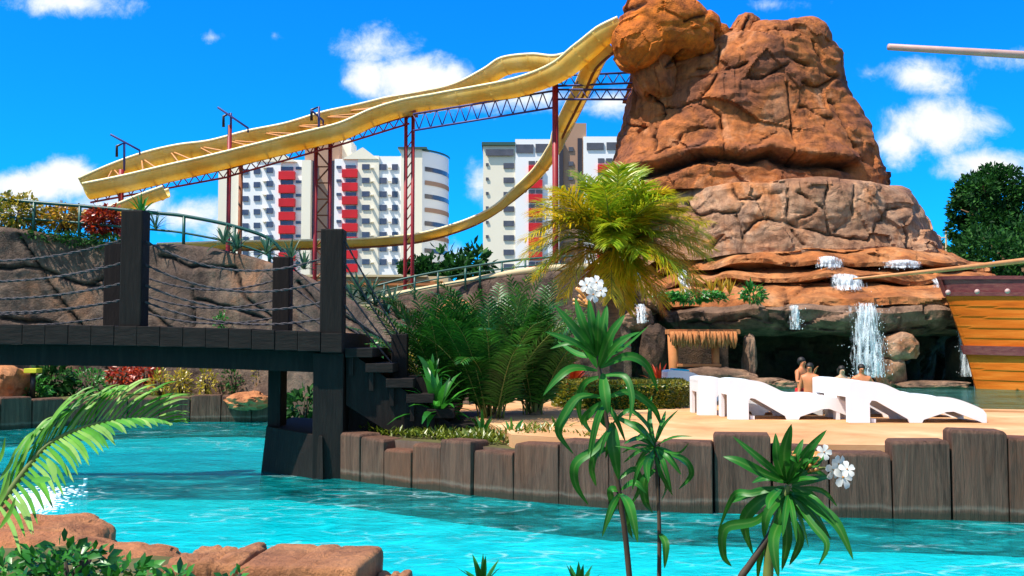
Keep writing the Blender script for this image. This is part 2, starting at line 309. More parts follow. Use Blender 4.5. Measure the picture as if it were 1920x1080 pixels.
def fallmat():
    m, nt, out = newmat('falling_water')
    t = nt.nodes.new('ShaderNodeBsdfTransparent'); p = nt.nodes.new('ShaderNodeBsdfPrincipled')
    p.inputs['Base Color'].default_value = (.62, .68, .74, 1); p.inputs['Roughness'].default_value = .3
    mm = nt.nodes.new('ShaderNodeMixShader'); n = tnoise(nt, objvec(nt, (9, 9, 2.5)), 2.0, 6, .7)
    lk(nt, ramp(nt, n, [(.38, (.0,) * 3), (.66, (.8,) * 3)]), mm.inputs[0]); lk(nt, t.outputs[0], mm.inputs[1]); lk(nt, p.outputs[0], mm.inputs[2])
    lk(nt, mm.outputs[0], out.inputs[0]); return m
def sheetmat(name, lo, hi, sc, amax):
    m, nt, out = newmat(name); t = nt.nodes.new('ShaderNodeBsdfTransparent'); p = nt.nodes.new('ShaderNodeBsdfPrincipled')
    p.inputs['Base Color'].default_value = (.80, .85, .88, 1); p.inputs['Roughness'].default_value = .35
    mm = nt.nodes.new('ShaderNodeMixShader'); n = tnoise(nt, objvec(nt, sc), 2.0, 9, .72, .3)
    a = nt.nodes.new('ShaderNodeAttribute'); a.attribute_name = 'joint'; su = nt.nodes.new('ShaderNodeMath'); su.operation = 'MULTIPLY_ADD'; lk(nt, a.outputs['Fac'], su.inputs[0]); su.inputs[1].default_value = -.30; lk(nt, n, su.inputs[2])
    lk(nt, ramp(nt, su.outputs[0], [(lo, (.0,) * 3), (hi, (amax,) * 3)]), mm.inputs[0]); lk(nt, t.outputs[0], mm.inputs[1]); lk(nt, p.outputs[0], mm.inputs[2])
    lk(nt, bumpn(nt, n, .6, .05), p.inputs['Normal']); lk(nt, mm.outputs[0], out.inputs[0]); return m
M['sheet'] = sheetmat('falling_water_sheet', .42, .62, (13, 5, 1.1), .85)
M['whitesheet'] = sheetmat('white_water_sheet', .40, .62, (13, 4, 2.2), .8)
M['fall'] = fallmat()
M['cascade'] = mat('white_water', [(.55, .62, .66), (.86, .88, .90)], rough=.3, scale=14, vscale=(1, 1, .4), bump=.3)
M['foam'] = mat('foam', [(.7, .8, .82), (.85, .88, .9)], rough=.5, scale=9)

# ------------------------------------------------------------------ object helpers
def wloc(o):
    v = Vector((0, 0, 0))
    while o is not None: v = v + o.location; o = o.parent
    return v
class MB:
    def __init__(s): s.v = []; s.f = []
    def add(s, vs, fs):
        n = len(s.v); s.v += [tuple(a) for a in vs]; s.f += [tuple(i + n for i in f) for f in fs]; return s
    def box(s, c, size, rz=0, ry=0, rx=0, taper=1.0):
        m = Matrix.Translation(c) @ Euler((rx, ry, rz)).to_matrix().to_4x4()
        vs = []
        for z in (-.5, .5):
            k = taper if z > 0 else 1
            for x, y in ((-.5, -.5), (.5, -.5), (.5, .5), (-.5, .5)):
                vs.append(m @ Vector((x * size[0] * k, y * size[1] * k, z * size[2])))
        return s.add(vs, [(0, 3, 2, 1), (4, 5, 6, 7), (0, 1, 5, 4), (1, 2, 6, 5), (2, 3, 7, 6), (3, 0, 4, 7)])
    def box2(s, a, b):
        c = [(a[i] + b[i]) / 2 for i in range(3)]; return s.box(c, [abs(b[i] - a[i]) for i in range(3)])
    def tube(s, pts, r, n=8, cap=True):
        pts = [Vector(p) for p in pts]; k = len(pts)
        rr = r if isinstance(r, (list, tuple)) else [r] * k
        vs = []; fs = []
        prev = None
        for i, p in enumerate(pts):
            d = (pts[min(k - 1, i + 1)] - pts[max(0, i - 1)]).normalized()
            a = d.cross(Vector((0, 0, 1)) if abs(d.z) < .95 else Vector((0, 1, 0))).normalized() if prev is None else (prev - d * prev.dot(d)).normalized()
            prev = a; b = d.cross(a)
            for j in range(n):
                t = 2 * math.pi * j / n
                vs.append(p + (a * math.cos(t) + b * math.sin(t)) * rr[i])
        for i in range(k - 1):
            for j in range(n):
                fs.append((i * n + j, i * n + (j + 1) % n, (i + 1) * n + (j + 1) % n, (i + 1) * n + j))
        if cap: fs += [tuple(range(n))[::-1], tuple((k - 1) * n + j for j in range(n))]
        return s.add(vs, fs)
    def ball(s, c, r, nu=8, nv=6, sc=(1, 1, 1)):
        vs = []; fs = []
        for i in range(nv + 1):
            t = math.pi * i / nv
            for j in range(nu):
                p = 2 * math.pi * j / nu
                vs.append((c[0] + r * sc[0] * math.sin(t) * math.cos(p), c[1] + r * sc[1] * math.sin(t) * math.sin(p), c[2] + r * sc[2] * math.cos(t)))
        for i in range(nv):
            for j in range(nu): fs.append((i * nu + j, (i + 1) * nu + j, (i + 1) * nu + (j + 1) % nu, i * nu + (j + 1) % nu))
        return s.add(vs, fs)
    def leaf(s, pts, width, side=None, fold=.25, taper=.12, basew=.35):
        """pts: centre line; folded blade with midrib"""
        pts = [Vector(p) for p in pts]; k = len(pts); vs = []; fs = []
        for i, p in enumerate(pts):
            d = (pts[min(k - 1, i + 1)] - pts[max(0, i - 1)]).normalized()
            up = side if side is not None else Vector((0, -1, .4))
            a = d.cross(up)
            if a.length < .05: a = d.cross(Vector((1, 0, 0)))
            a.normalize(); nn = a.cross(d).normalized()
            t = i / (k - 1)
            w = width * .5 * (basew + (1 - basew) * math.sin(min(1, t * 2.2) * math.pi / 2)) * (1 - (max(0, t - .45) / .55) ** 1.8 * (1 - taper))
            vs += [p - a * w + nn * w * fold, p, p + a * w + nn * w * fold]
        for i in range(k - 1):
            for j in (0, 1): fs.append((i * 3 + j, i * 3 + j + 1, (i + 1) * 3 + j + 1, (i + 1) * 3 + j))
        return s.add(vs, fs)
    def build(s, name, m, parent=None, smooth=False, local=False, bevel=0, joint=None, rib=False, sharp=0):
        if rib: joint = np.array([1.0 if i % 3 == 1 else 0.0 for i in range(len(s.v))])
        me = bpy.data.meshes.new(name); vs = s.v
        off = Vector((0, 0, 0))
        if not local and parent is None:
            a = np.array(vs); off = Vector(((a[:, 0].min() + a[:, 0].max()) / 2, (a[:, 1].min() + a[:, 1].max()) / 2, a[:, 2].min()))
            vs = [(v[0] - off.x, v[1] - off.y, v[2] - off.z) for v in vs]
        me.from_pydata(vs, [], s.f); me.materials.append(m)
        if bevel:
            bm = bmesh.new(); bm.from_mesh(me); bmesh.ops.bevel(bm, geom=bm.edges[:], offset=bevel, segments=2, affect='EDGES', profile=.6); bm.to_mesh(me); bm.free()
        if joint is not None:
            at = me.attributes.new('joint', 'FLOAT', 'POINT'); at.data.foreach_set('value', np.asarray(joint, dtype=np.float32))
        if smooth: me.polygons.foreach_set('use_smooth', [True] * len(me.polygons))
        if sharp: me.update(); me.set_sharp_from_angle(angle=R(sharp))
        me.update()
        o = bpy.data.objects.new(name, me); S.collection.objects.link(o)
        o.location = off
        if parent is not None:
            o.parent = parent
            o.location = (0, 0, 0) if local else -wloc(parent)
        return o
def tag(o, label=None, cat=None, group=None, kind=None):
    if label: o['label'] = label
    if cat: o['category'] = cat
    if group: o['group'] = group
    if kind: o['kind'] = kind
    return o
def thing(name, label, cat, loc=(0, 0, 0), group=None, rz=0):
    o = bpy.data.objects.new(name, None); S.collection.objects.link(o); o.location = loc; o.rotation_euler = (0, 0, rz); o.empty_display_size = .2
    return tag(o, label, cat, group)
def copytree(o, parent=None):
    c = o.copy(); S.collection.objects.link(c)
    if parent is not None: c.parent = parent
    for ch in [x for x in bpy.data.objects if x.parent == o and x != c]: copytree(ch, c)
    return c

# ------------------------------------------------------------------ ground, river, pool, deck
far_bank = [(-45, 15), (-22, 17), (-11.2, 19.3), (-9.6, 21.4), (-7.2, 22.4), (-5.2, 22.6), (-3.6, 20.5), (-3.2, 16.8), (-2.75, 13.9)]
stub_line = [(-2.55, 13.4), (-1.76, 12.66), (-.9, 12.06), (0, 11.37), (1.04, 10.8), (2.14, 10.5), (3.2, 10.3), (4.3, 10.15), (5.1, 10.0), (6.6, 9.7), (9, 9.3), (14, 8.9), (28, 8.5), (45, 8.5)]
near_bank = [(45, 2.4), (20, 2.8), (5, 3.6), (2, 4.0), (.3, 4.3), (-.45, 5.0), (-.9, 5.5), (-2.2, 5.9), (-2.9, 6.5), (-4.2, 7.3), (-6.5, 8.2), (-12, 8.8), (-45, 9.5)]
river = [(x - .1 * (x > -8), y + .2) for x, y in far_bank] + [(x + .06, y + .22) for x, y in stub_line] + near_bank
pool = [(3.3, 19.5), (4.6, 17.6), (7.0, 16.0), (9.5, 15.2), (14, 14.6), (26, 14.6), (26, 36), (2.0, 36), (2.0, 26), (2.5, 22)]
def loops_fill(name, loops, z, m):
    bm = bmesh.new()
    for lp in loops:
        vs = [bm.verts.new((x, y, z)) for x, y in lp]
        for i in range(len(vs)): bm.edges.new((vs[i], vs[(i + 1) % len(vs)]))
    bmesh.ops.triangle_fill(bm, use_beauty=True, use_dissolve=False, edges=bm.edges[:])
    for f in bm.faces:
        if f.normal.z < 0: f.normal_flip()
    me = bpy.data.meshes.new(name); bm.to_mesh(me); bm.free(); me.materials.append(m)
    o = bpy.data.objects.new(name, me); S.collection.objects.link(o); return tag(o, kind='structure')
GZ = .55; DZ = .70; PZ = .66; PF = -.45
loops_fill('ground', [[(-4000, -4000), (4000, -4000), (4000, 4000), (-4000, 4000)], river, pool], GZ, M['ground'])
loops_fill('river_floor', [river], -.34, M['poolfloor'])
loops_fill('pool_floor', [pool], PF, M['poolfloor2'])
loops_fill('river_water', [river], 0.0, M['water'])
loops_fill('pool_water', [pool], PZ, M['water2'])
def skirt(name, lp, z0, z1, m):
    b = MB()
    for i in range(len(lp)):
        p, q = lp[i], lp[(i + 1) % len(lp)]
        b.add([(p[0], p[1], z0), (q[0], q[1], z0), (q[0], q[1], z1), (p[0], p[1], z1)], [(0, 1, 2, 3)])
    return tag(b.build(name, m), kind='structure')
skirt('river_wall', river, -.34, GZ, M['channel'])
skirt('pool_wall', pool, PF, GZ + .1, M['channel'])
# deck: paved slab between the log wall and the far pool
inner = [(x, y + .38) for x, y in stub_line[3:13]]
deckp = inner + [(28, 14.3), (14, 14.3), (9.5, 14.9), (7.0, 15.7), (4.5, 17.3), (3.1, 19.3), (2.3, 22), (1.8, 26), (1.8, 40), (-1, 40), (-1.2, 15.2), (-.3, 13.4)]
o = loops_fill('deck', [deckp], DZ, M['deck'])
skirt('deck_edge', deckp, GZ, DZ - .002, M['deck'])
# pool coping
b = MB()
for i in range(len(pool) - 1):
    p, q = Vector((*pool[i], 0)), Vector((*pool[i + 1], 0))
    if i >= 5: continue
    d = (q - p); nrm = Vector((d.y, -d.x, 0)).normalized()
    a0, a1 = p + nrm * -.02, q + nrm * -.02
    b.add([a0 + Vector((0, 0, .60)), a1 + Vector((0, 0, .60)), a1 + nrm * .28 + Vector((0, 0, .60)), a0 + nrm * .28 + Vector((0, 0, .60)),
           a0 + Vector((0, 0, .73)), a1 + Vector((0, 0, .73)), a1 + nrm * .28 + Vector((0, 0, .73)), a0 + nrm * .28 + Vector((0, 0, .73))],
          [(0, 3, 2, 1), (4, 5, 6, 7), (0, 1, 5, 4), (1, 2, 6, 5), (2, 3, 7, 6), (3, 0, 4, 7)])
tag(b.build('pool_edge', M['deck']), kind='structure')

# ------------------------------------------------------------------ log wall (stubs)
def along(line):
    pts = [Vector((x, y, 0)) for x, y in line]
    def at_px(px):
        for i in range(len(pts) - 1):
            a, c = pts[i], pts[i + 1]
            pa = 960 + F * a.x / (a.y * cp); pc = 960 + F * c.x / (c.y * cp)
            if pa <= px <= pc or i == len(pts) - 2 or (i == 0 and px < pa):
                t = (px - pa) / (pc - pa); return a + (c - a) * t
        return pts[-1]
    return at_px
atp = along(stub_line)
wall = thing('log_wall', 'low retaining wall of weathered upright square logs along the river edge of the deck', 'retaining wall', (0, 11.5, 0))
stubs = [(600, 622, 822), (622, 675, 812), (675, 720, 823), (720, 772, 843), (772, 826, 834), (826, 887, 826), (887, 960, 846), (960, 1047, 832), (1047, 1140, 828),
         (1140, 1235, 833), (1235, 1335, 829), (1335, 1445, 815), (1445, 1550, 838), (1550, 1668, 850), (1668, 1778, 826), (1778, 1885, 808), (1885, 1990, 823),
         (1990, 2100, 812), (2100, 2230, 830), (2230, 2370, 815), (2370, 2530, 826)]
rs = random.Random(3)
def stub_box(a, c, ztop, z0=-.34, depth=.36):
    d = (c - a); ln = d.length; d.normalize(); nn = Vector((-d.y, d.x, 0))
    bb = MB(); g = .007; jj = rs.uniform(-.03, .03)
    A = a + d * g + nn * jj; Cc = c - d * g + nn * jj
    tl = rs.uniform(-.015, .015)
    vs = []
    for k, (z, s) in enumerate(((z0, 0), (ztop - .03, .004), (ztop, .02))):
        for q, (pt, sg, off) in enumerate(((A, 1, 0), (Cc, -1, 0), (Cc, -1, depth), (A, 1, depth))):
            e = Vector((rs.uniform(-.008, .008), rs.uniform(-.008, .008), 0))
            vs.append(pt + d * s * sg + nn * (off + (s if off == 0 else -s)) + e + Vector((0, 0, z + (tl if q in (0, 3) and k else 0))))
    fs = [(8, 9, 10, 11)]
    for k in (0, 4):
        for q in range(4): fs.append((k + q, k + (q + 1) % 4, k + 4 + (q + 1) % 4, k + 4 + q))
    return bb.add(vs, fs)
for (a, c, ty) in stubs:
    A = atp(a); Cc = atp(c); zt = W((a + c) / 2, ty, (A.y + Cc.y) / 2).z
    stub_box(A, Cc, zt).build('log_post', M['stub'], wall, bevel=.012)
# far bank low log edge behind the bridge
fb = thing('log_edging', 'short dark log edging on the far river bank under the bridge', 'edging', (-8, 21, 0))
pts = far_bank[1:]
for i in range(len(pts) - 1):
    p, q = Vector((*pts[i], 0)), Vector((*pts[i + 1], 0)); n = max(1, int((q - p).length / .6))
    for k in range(n):
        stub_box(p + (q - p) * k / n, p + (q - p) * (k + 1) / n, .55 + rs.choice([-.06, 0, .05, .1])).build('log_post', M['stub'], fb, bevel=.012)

# ------------------------------------------------------------------ rock shells
def polydist(P2, polys):
    dmin = np.full(len(P2), 1e9)
    for pl in polys:
        for i in range(len(pl) - 1):
            a = np.array(pl[i], float); c = np.array(pl[i + 1], float); ab = c - a
            t = np.clip(((P2 - a) @ ab) / max(1e-9, ab @ ab), 0, 1)
            dmin = np.minimum(dmin, np.linalg.norm(P2 - (a + t[:, None] * ab), axis=1))
    return dmin
def wiggle(P2, amp=8, sc=.03):
    w = np.empty_like(P2)
    for i, (x, y) in enumerate(P2):
        w[i, 0] = x + amp * noise.noise((x * sc, y * sc, 3.1)) + 2 * noise.noise((x * .14, y * .14, 5)); w[i, 1] = y + amp * noise.noise((x * sc, y * sc, 9.7)) + 2 * noise.noise((x * .14, y * .14, 8))
    return w
def shell(name, levels, D, m, parent, nt=380, step=4.0, polys=(), deep=(), cap=True, amp=(.30, .12, .04), groove=.14, gw=2.1, pillow=.07, seed=0.0, ewob=0.0, power=.85, cells=0):
    rows = []
    for i in range(len(levels) - 1):
        a, c = levels[i], levels[i + 1]
        n = max(1, int(max(abs(a[0] - c[0]), abs(a[1] - c[1]) * .35, abs(a[3] - c[3]) * 22) / step))
        for k in range(n): rows.append([a[j] + (c[j] - a[j]) * k / n for j in range(4)])
    rows.append(list(levels[-1]))
    V = []; Nn = []
    for (py, xl, xr, ry) in rows:
        z = W((xl + xr) / 2, py, D - ry).z
        X0 = (xl - 960) / F * D; X1 = (xr - 960) / F * D; cx = (X0 + X1) / 2; rx = (X1 - X0) / 2
        for j in range(nt):
            t = 2 * math.pi * j / nt; c, s = math.cos(t), math.sin(t)
            cc = math.copysign(abs(c) ** power, c); ss = math.copysign(abs(s) ** power, s)
            V.append((cx + rx * cc, D + ry * ss, z)); Nn.append((c * ry, s * rx, 0))
    V = np.array(V); Nn = np.array(Nn); Nn /= np.linalg.norm(Nn, axis=1)[:, None]
    disp = np.zeros(len(V)); zoff = np.zeros(len(V))
    for i, p in enumerate(V):
        q = Vector((p[0] + seed, p[1], p[2]))
        d = amp[0] * noise.noise(q * .45) + amp[1] * .5 * noise.noise(q * 1.3) + amp[2] * noise.noise(Vector((q.x * 2.2, q.y * 2.2, q.z * 6)))
        wq = Vector((q.x * .62, q.y * .62, q.z * .62)) + noise.noise_vector(q * .7) * .30
        vd, vp = noise.voronoi(wq); rv = noise.cell_vector(vp[0] * 7.3); df = wq - vp[0]
        d += amp[1] * (1.0 * (rv.x - .5) + 1.5 * (df.x * (rv.y - .5) + df.z * (rv.z - .5) * 1.4))
        wq = wq * 2.7; vd, vp = noise.voronoi(wq); rv = noise.cell_vector(vp[0] * 5.1); df = wq - vp[0]
        d += amp[1] * .28 * ((rv.x - .5) + 1.6 * (df.x * (rv.y - .5) + df.z * (rv.z - .5)))
        if ewob: zoff[i] = ewob * noise.noise(Vector((q.x * .9, q.y * .9, 4)))
        if cells:
            dd, pp = noise.voronoi(Vector((q.x * cells, q.y * cells, q.z * cells * 1.1)) + noise.noise_vector(q * 1.1) * .35)
            e = dd[1] - dd[0]; d += -groove * .7 * math.exp(-(e / .07) ** 2)
        disp[i] = d
    j = np.zeros(len(V))
    if polys:
        P2 = wiggle(proj(V)); dd = polydist(P2, polys); front = (V[:, 1] < D + .3)
        wj = np.clip(np.array([.62 + 1.1 * noise.noise((x * .035, y * .035, 1.0)) for x, y in P2]), .12, 1.15)
        gg = gw * (.75 + .55 * wj)
        disp += np.where(front, -groove * wj * np.exp(-(dd / gg) ** 2) + pillow * (1 - np.exp(-dd / 13.0)), 0)
        j = np.where(front, np.exp(-(dd / (gg * .75)) ** 2) * np.clip(wj, .1, .85), 0)
    if deep:
        P2 = wiggle(proj(V), 7, .02); dd = polydist(P2, deep); front = (V[:, 1] < D + .3)
        disp += np.where(front, -.55 * np.exp(-(dd / 9.0) ** 2), 0); P3 = P2.copy(); P3[:, 1] += 20; dd2 = polydist(P3, deep)
        disp += np.where(front, .22 * np.exp(-(dd2 / 13.0) ** 2), 0); j = np.maximum(j, np.where(front, .9 * np.exp(-(dd / 6.5) ** 2), 0))  # shadow under the overhanging rim is also painted in through the dark mask
    V = V + Nn * disp[:, None]; V[:, 2] += zoff
    nr = len(rows); fs = []
    for r in range(nr - 1):
        for k in range(nt):
            a = r * nt + k; c = r * nt + (k + 1) % nt
            fs.append((a, c, c + nt, a + nt))
    vs = [tuple(p) for p in V]
    if cap:
        top = np.array(vs[-nt:]).mean(0); vs.append((top[0], top[1], top[2] + .15)); ti = len(vs) - 1; j = np.append(j, 0)
        for k in range(nt): fs.append(((nr - 1) * nt + k, (nr - 1) * nt + (k + 1) % nt, ti))
    b = MB(); b.v = vs; b.f = fs
    return b.build(name, m, parent, smooth=True, joint=j, sharp=30)
def blob(name, c, half, m, parent=None, sub=5, amp=.22, fr=1.2, rot=0, polys=(), seed=0, flat=.0, label=None, cut=None):
    bm = bmesh.new(); bmesh.ops.create_icosphere(bm, subdivisions=sub, radius=1)
    mt = Matrix.Rotation(rot, 3, 'Y')
    for v in bm.verts:
        p = v.co.copy(); n = p.normalized()
        # boxy rounding
        k = 1 / max(1e-6, (abs(n.x) ** 3.2 + abs(n.y) ** 3.2 + abs(n.z) ** 3.2) ** (1 / 3.2)); p = n * (1 + (k - 1) * flat)
        q = p * fr + Vector((seed, seed * 1.7, 0))
        wq = q * 1.3 + noise.noise_vector(q) * .25; vd, vp = noise.voronoi(wq); rv = noise.cell_vector(vp[0] * 7.3); df = wq - vp[0]
        f = 1 + amp * .55 * ((rv.x - .5) + 1.2 * (df.x * (rv.y - .5) + df.z * (rv.z - .5))) + amp * .6 * (noise.noise(q) + .5 * noise.noise(q * 2.1) + .5 * (abs(noise.noise(q * 1.7 + Vector((7, 3, 1)))) - .2) + .18 * noise.noise(q * 5))
        p = p * f
        p = mt @ Vector((p.x * half[0], p.y * half[1], p.z * half[2])); v.co = p + Vector(c)
    b = MB(); b.v = [tuple(v.co) for v in bm.verts]; bm.verts.index_update()
    b.f = [tuple(v.index for v in f.verts) for f in bm.faces]; bm.free()
    j = np.zeros(len(b.v))
    if polys:
        P2 = wiggle(proj(np.array(b.v))); dd = polydist(P2, polys); j = np.exp(-(dd / 3.0) ** 2)
        V = np.array(b.v); C0 = np.array(c); dirr = V - C0; ln = np.linalg.norm(dirr, axis=1)[:, None]
        V = V - dirr / ln * (.10 * np.exp(-(dd / 3.4) ** 2))[:, None]; b.v = [tuple(p) for p in V]
    return b.build(name, m, parent, smooth=True, joint=j, sharp=32)

cone_cr = [[(1405, 26), (1400, 45), (1392, 71)], [(1345, 60), (1348, 120), (1356, 130), (1379, 133), (1398, 121)], [(1304, 128), (1327, 131), (1343, 123)],
           [(1460, 55), (1466, 107), (1482, 113), (1512, 125)], [(1401, 146), (1431, 147), (1450, 136), (1473, 121)], [(1505, 159), (1525, 164), (1544, 159), (1563, 149)],
           [(1478, 156), (1482, 194), (1486, 243), (1489, 308)], [(1350, 136), (1327, 165), (1301, 191), (1272, 206), (1246, 204)],
           [(1220, 178), (1239, 194), (1243, 214), (1236, 246), (1234, 285)], [(1307, 194), (1333, 201), (1350, 217), (1353, 250), (1358, 288)],
           [(1239, 292), (1269, 275), (1285, 250), (1307, 241), (1340, 240)], [(1275, 285), (1311, 275), (1330, 263)], [(1502, 198), (1531, 214), (1560, 225)],
           [(1401, 275), (1424, 263), (1453, 246)], [(1184, 230), (1220, 240)], [(1252, 126), (1285, 94)], [(1290, 40), (1320, 29)], [(1152, 32), (1175, 19), (1207, 6)],
           [(1560, 190), (1590, 260), (1625, 300)], [(1520, 80), (1540, 120), (1563, 149)]]
tier_cr = [[(1367, 352), (1387, 382), (1410, 378), (1429, 365), (1465, 356)], [(1290, 395), (1332, 398), (1361, 401), (1384, 407), (1393, 391)], [(1380, 411), (1393, 440), (1395, 459)],
           [(1397, 440), (1416, 414), (1439, 406), (1478, 420), (1520, 430), (1562, 437), (1630, 448)], [(1478, 346), (1479, 385), (1471, 414)],
           [(1497, 362), (1520, 382), (1549, 395), (1557, 433)], [(1491, 411), (1510, 401), (1526, 393)], [(1546, 346), (1549, 395)], [(1596, 349), (1598, 404), (1568, 427)],
           [(1633, 450), (1640, 424), (1656, 414), (1659, 391), (1692, 393)], [(1332, 463), (1358, 440)], [(1481, 430), (1504, 459)], [(1692, 424), (1698, 472)], [(1300, 440), (1310, 410), (1290, 380)],
           [(1250, 350), (1270, 400), (1255, 450)]]
MD = 32.0
mt_ = thing('rock_mountain', 'tall artificial orange rock mountain with a cracked upper cone, stepped ledges and a cave bar at its foot', 'rock mountain', (7.5, MD, GZ))
shell('upper_cone', [(352, 1150, 1645, 3.5), (318, 1146, 1646, 3.5), (296, 1150, 1642, 3.5), (270, 1160, 1634, 3.35), (250, 1168, 1626, 3.2), (200, 1176, 1606, 2.95), (150, 1184, 1588, 2.75),
                     (105, 1200, 1574, 2.6), (76, 1235, 1566, 2.45), (62, 1270, 1556, 2.3), (54, 1300, 1545, 1.9), (50, 1360, 1510, 1.2)], MD, M['rock'], mt_, nt=760, step=2.4, polys=cone_cr, deep=[[(1140, 348), (1220, 330), (1270, 311), (1310, 299), (1340, 295), (1400, 297), (1440, 290), (1480, 303), (1540, 307), (1600, 314)]], amp=(.34, .16, .05), ewob=.10)
shell('middle_tier', [(476, 1190, 1738, 4.7), (462, 1192, 1732, 4.75), (430, 1196, 1722, 4.6), (390, 1200, 1706, 4.5), (352, 1210, 1690, 4.35), (343, 1216, 1684, 4.25), (340, 1230, 1676, 4.0), (338, 1300, 1600, 2.6)], MD, M['tier'], mt_,
      nt=760, step=2.4, polys=tier_cr, amp=(.25, .14, .05), seed=23, ewob=.16, groove=.15)
tp = dict(nt=640, step=2.4, cap=True, amp=(.14, .22, .05), groove=.08)
tcr = [[(1400, 470), (1404, 492)], [(1560, 520), (1566, 545)], [(1330, 500), (1336, 515)], [(1640, 470), (1650, 495)], [(1470, 540), (1478, 568)], [(1430, 524), (1440, 552)]]
shell('terrace', [(506, 1240, 1780, 4.4), (499, 1225, 1795, 5.1), (497, 1215, 1800, 5.5), (489, 1218, 1798, 5.52), (484, 1222, 1790, 5.4), (464, 1240, 1745, 4.3)], MD, M['ledge'], mt_, seed=31, ewob=.20, polys=tcr, **tp)
shell('terrace', [(534, 1200, 1810, 4.7), (528, 1195, 1818, 5.5), (525, 1195, 1822, 5.95), (517, 1198, 1822, 5.98), (512, 1205, 1815, 5.8), (500, 1225, 1780, 4.6)], MD, M['ledge'], mt_, seed=43, ewob=.22, polys=tcr, **tp)
shell('terrace', [(584, 1150, 1830, 4.8), (572, 1165, 1835, 7.0), (558, 1170, 1830, 6.9), (545, 1180, 1828, 6.35), (530, 1200, 1800, 5.5), (526, 1220, 1780, 4.9)], MD, M['ledge'], mt_, seed=57, ewob=.10, polys=tcr, **tp)
lipcr = [[(1472, 550), (1474, 590), (1480, 625)], [(1735, 565), (1742, 600), (1738, 622)], [(1280, 600), (1330, 610), (1400, 598), (1470, 606)], [(1480, 612), (1600, 616), (1800, 618)]]
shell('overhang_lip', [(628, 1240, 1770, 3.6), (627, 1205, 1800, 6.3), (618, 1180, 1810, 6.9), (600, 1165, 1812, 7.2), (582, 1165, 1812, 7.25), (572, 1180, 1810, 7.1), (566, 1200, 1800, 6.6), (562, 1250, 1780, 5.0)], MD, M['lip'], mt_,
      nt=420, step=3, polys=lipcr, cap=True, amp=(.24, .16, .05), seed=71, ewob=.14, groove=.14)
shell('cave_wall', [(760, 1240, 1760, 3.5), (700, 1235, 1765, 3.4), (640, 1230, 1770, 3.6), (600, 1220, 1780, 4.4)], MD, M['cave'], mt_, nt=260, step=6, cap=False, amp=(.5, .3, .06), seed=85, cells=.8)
# cave columns and slabs
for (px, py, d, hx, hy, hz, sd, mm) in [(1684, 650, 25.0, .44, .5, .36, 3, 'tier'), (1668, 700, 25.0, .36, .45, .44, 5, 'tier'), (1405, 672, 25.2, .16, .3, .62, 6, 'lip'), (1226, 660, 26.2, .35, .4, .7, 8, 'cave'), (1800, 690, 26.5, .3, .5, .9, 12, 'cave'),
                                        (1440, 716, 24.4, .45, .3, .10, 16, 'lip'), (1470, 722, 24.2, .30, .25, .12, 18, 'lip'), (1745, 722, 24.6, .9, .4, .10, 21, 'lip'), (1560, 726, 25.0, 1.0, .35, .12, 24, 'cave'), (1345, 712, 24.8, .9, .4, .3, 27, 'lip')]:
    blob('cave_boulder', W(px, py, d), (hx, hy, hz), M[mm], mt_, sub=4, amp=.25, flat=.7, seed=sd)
for (px, py, d, hx, hy, hz, sd, rot, mm) in [(1252, 56, 30.3, 1.50, 1.3, .98, 4, .16, 'rockhot'), (1196, 82, 29.9, .80, .95, .80, 9, -.5, 'rockhot'), (1392, 66, 31, .42, .7, .70, 13, .35, 'rock'), (1438, 80, 30.6, .75, .9, .62, 19, 0, 'rock'),
                                         (1505, 84, 30.7, .80, .9, .80, 26, 0, 'rock'), (1225, 140, 30.5, .66, .9, .95, 33, -.3, 'rock'), (1325, 78, 31, .7, .9, .6, 37, .2, 'rockhot')]:
    blob('summit_rock', W(px, py, d), (hx, hy, hz), M[mm], mt_, sub=6, amp=.17, flat=.6, seed=sd, rot=rot, polys=cone_cr, fr=1.1)
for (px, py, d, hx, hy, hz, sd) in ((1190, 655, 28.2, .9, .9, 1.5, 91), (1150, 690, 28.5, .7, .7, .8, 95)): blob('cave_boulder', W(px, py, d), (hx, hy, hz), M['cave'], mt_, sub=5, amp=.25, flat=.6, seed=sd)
# side skirt boulders right and left of the mountain
for (px, py, d, hx, hy, hz, sd, mm) in [(1790, 530, 28.5, .9, 1.2, .35, 41, 'ledge'), (1852, 545, 29, 1.1, 1.3, .28, 47, 'ledge'), (1205, 560, 27.5, .55, .8, .45, 53, 'tier'), (1190, 600, 26.8, .5, .7, .35, 59, 'lip'), (1718, 470, 28.2, .5, .7, .35, 61, 'tier'),
                                        (1745, 462, 30, .3, .5, .35, 63, 'tier'), (1625, 375, 28.0, .3, .4, .5, 67, 'tier')]:
    blob('skirt_rock', W(px, py, d), (hx, hy, hz), M[mm], mt_, sub=5, amp=.28, flat=.5, seed=sd)

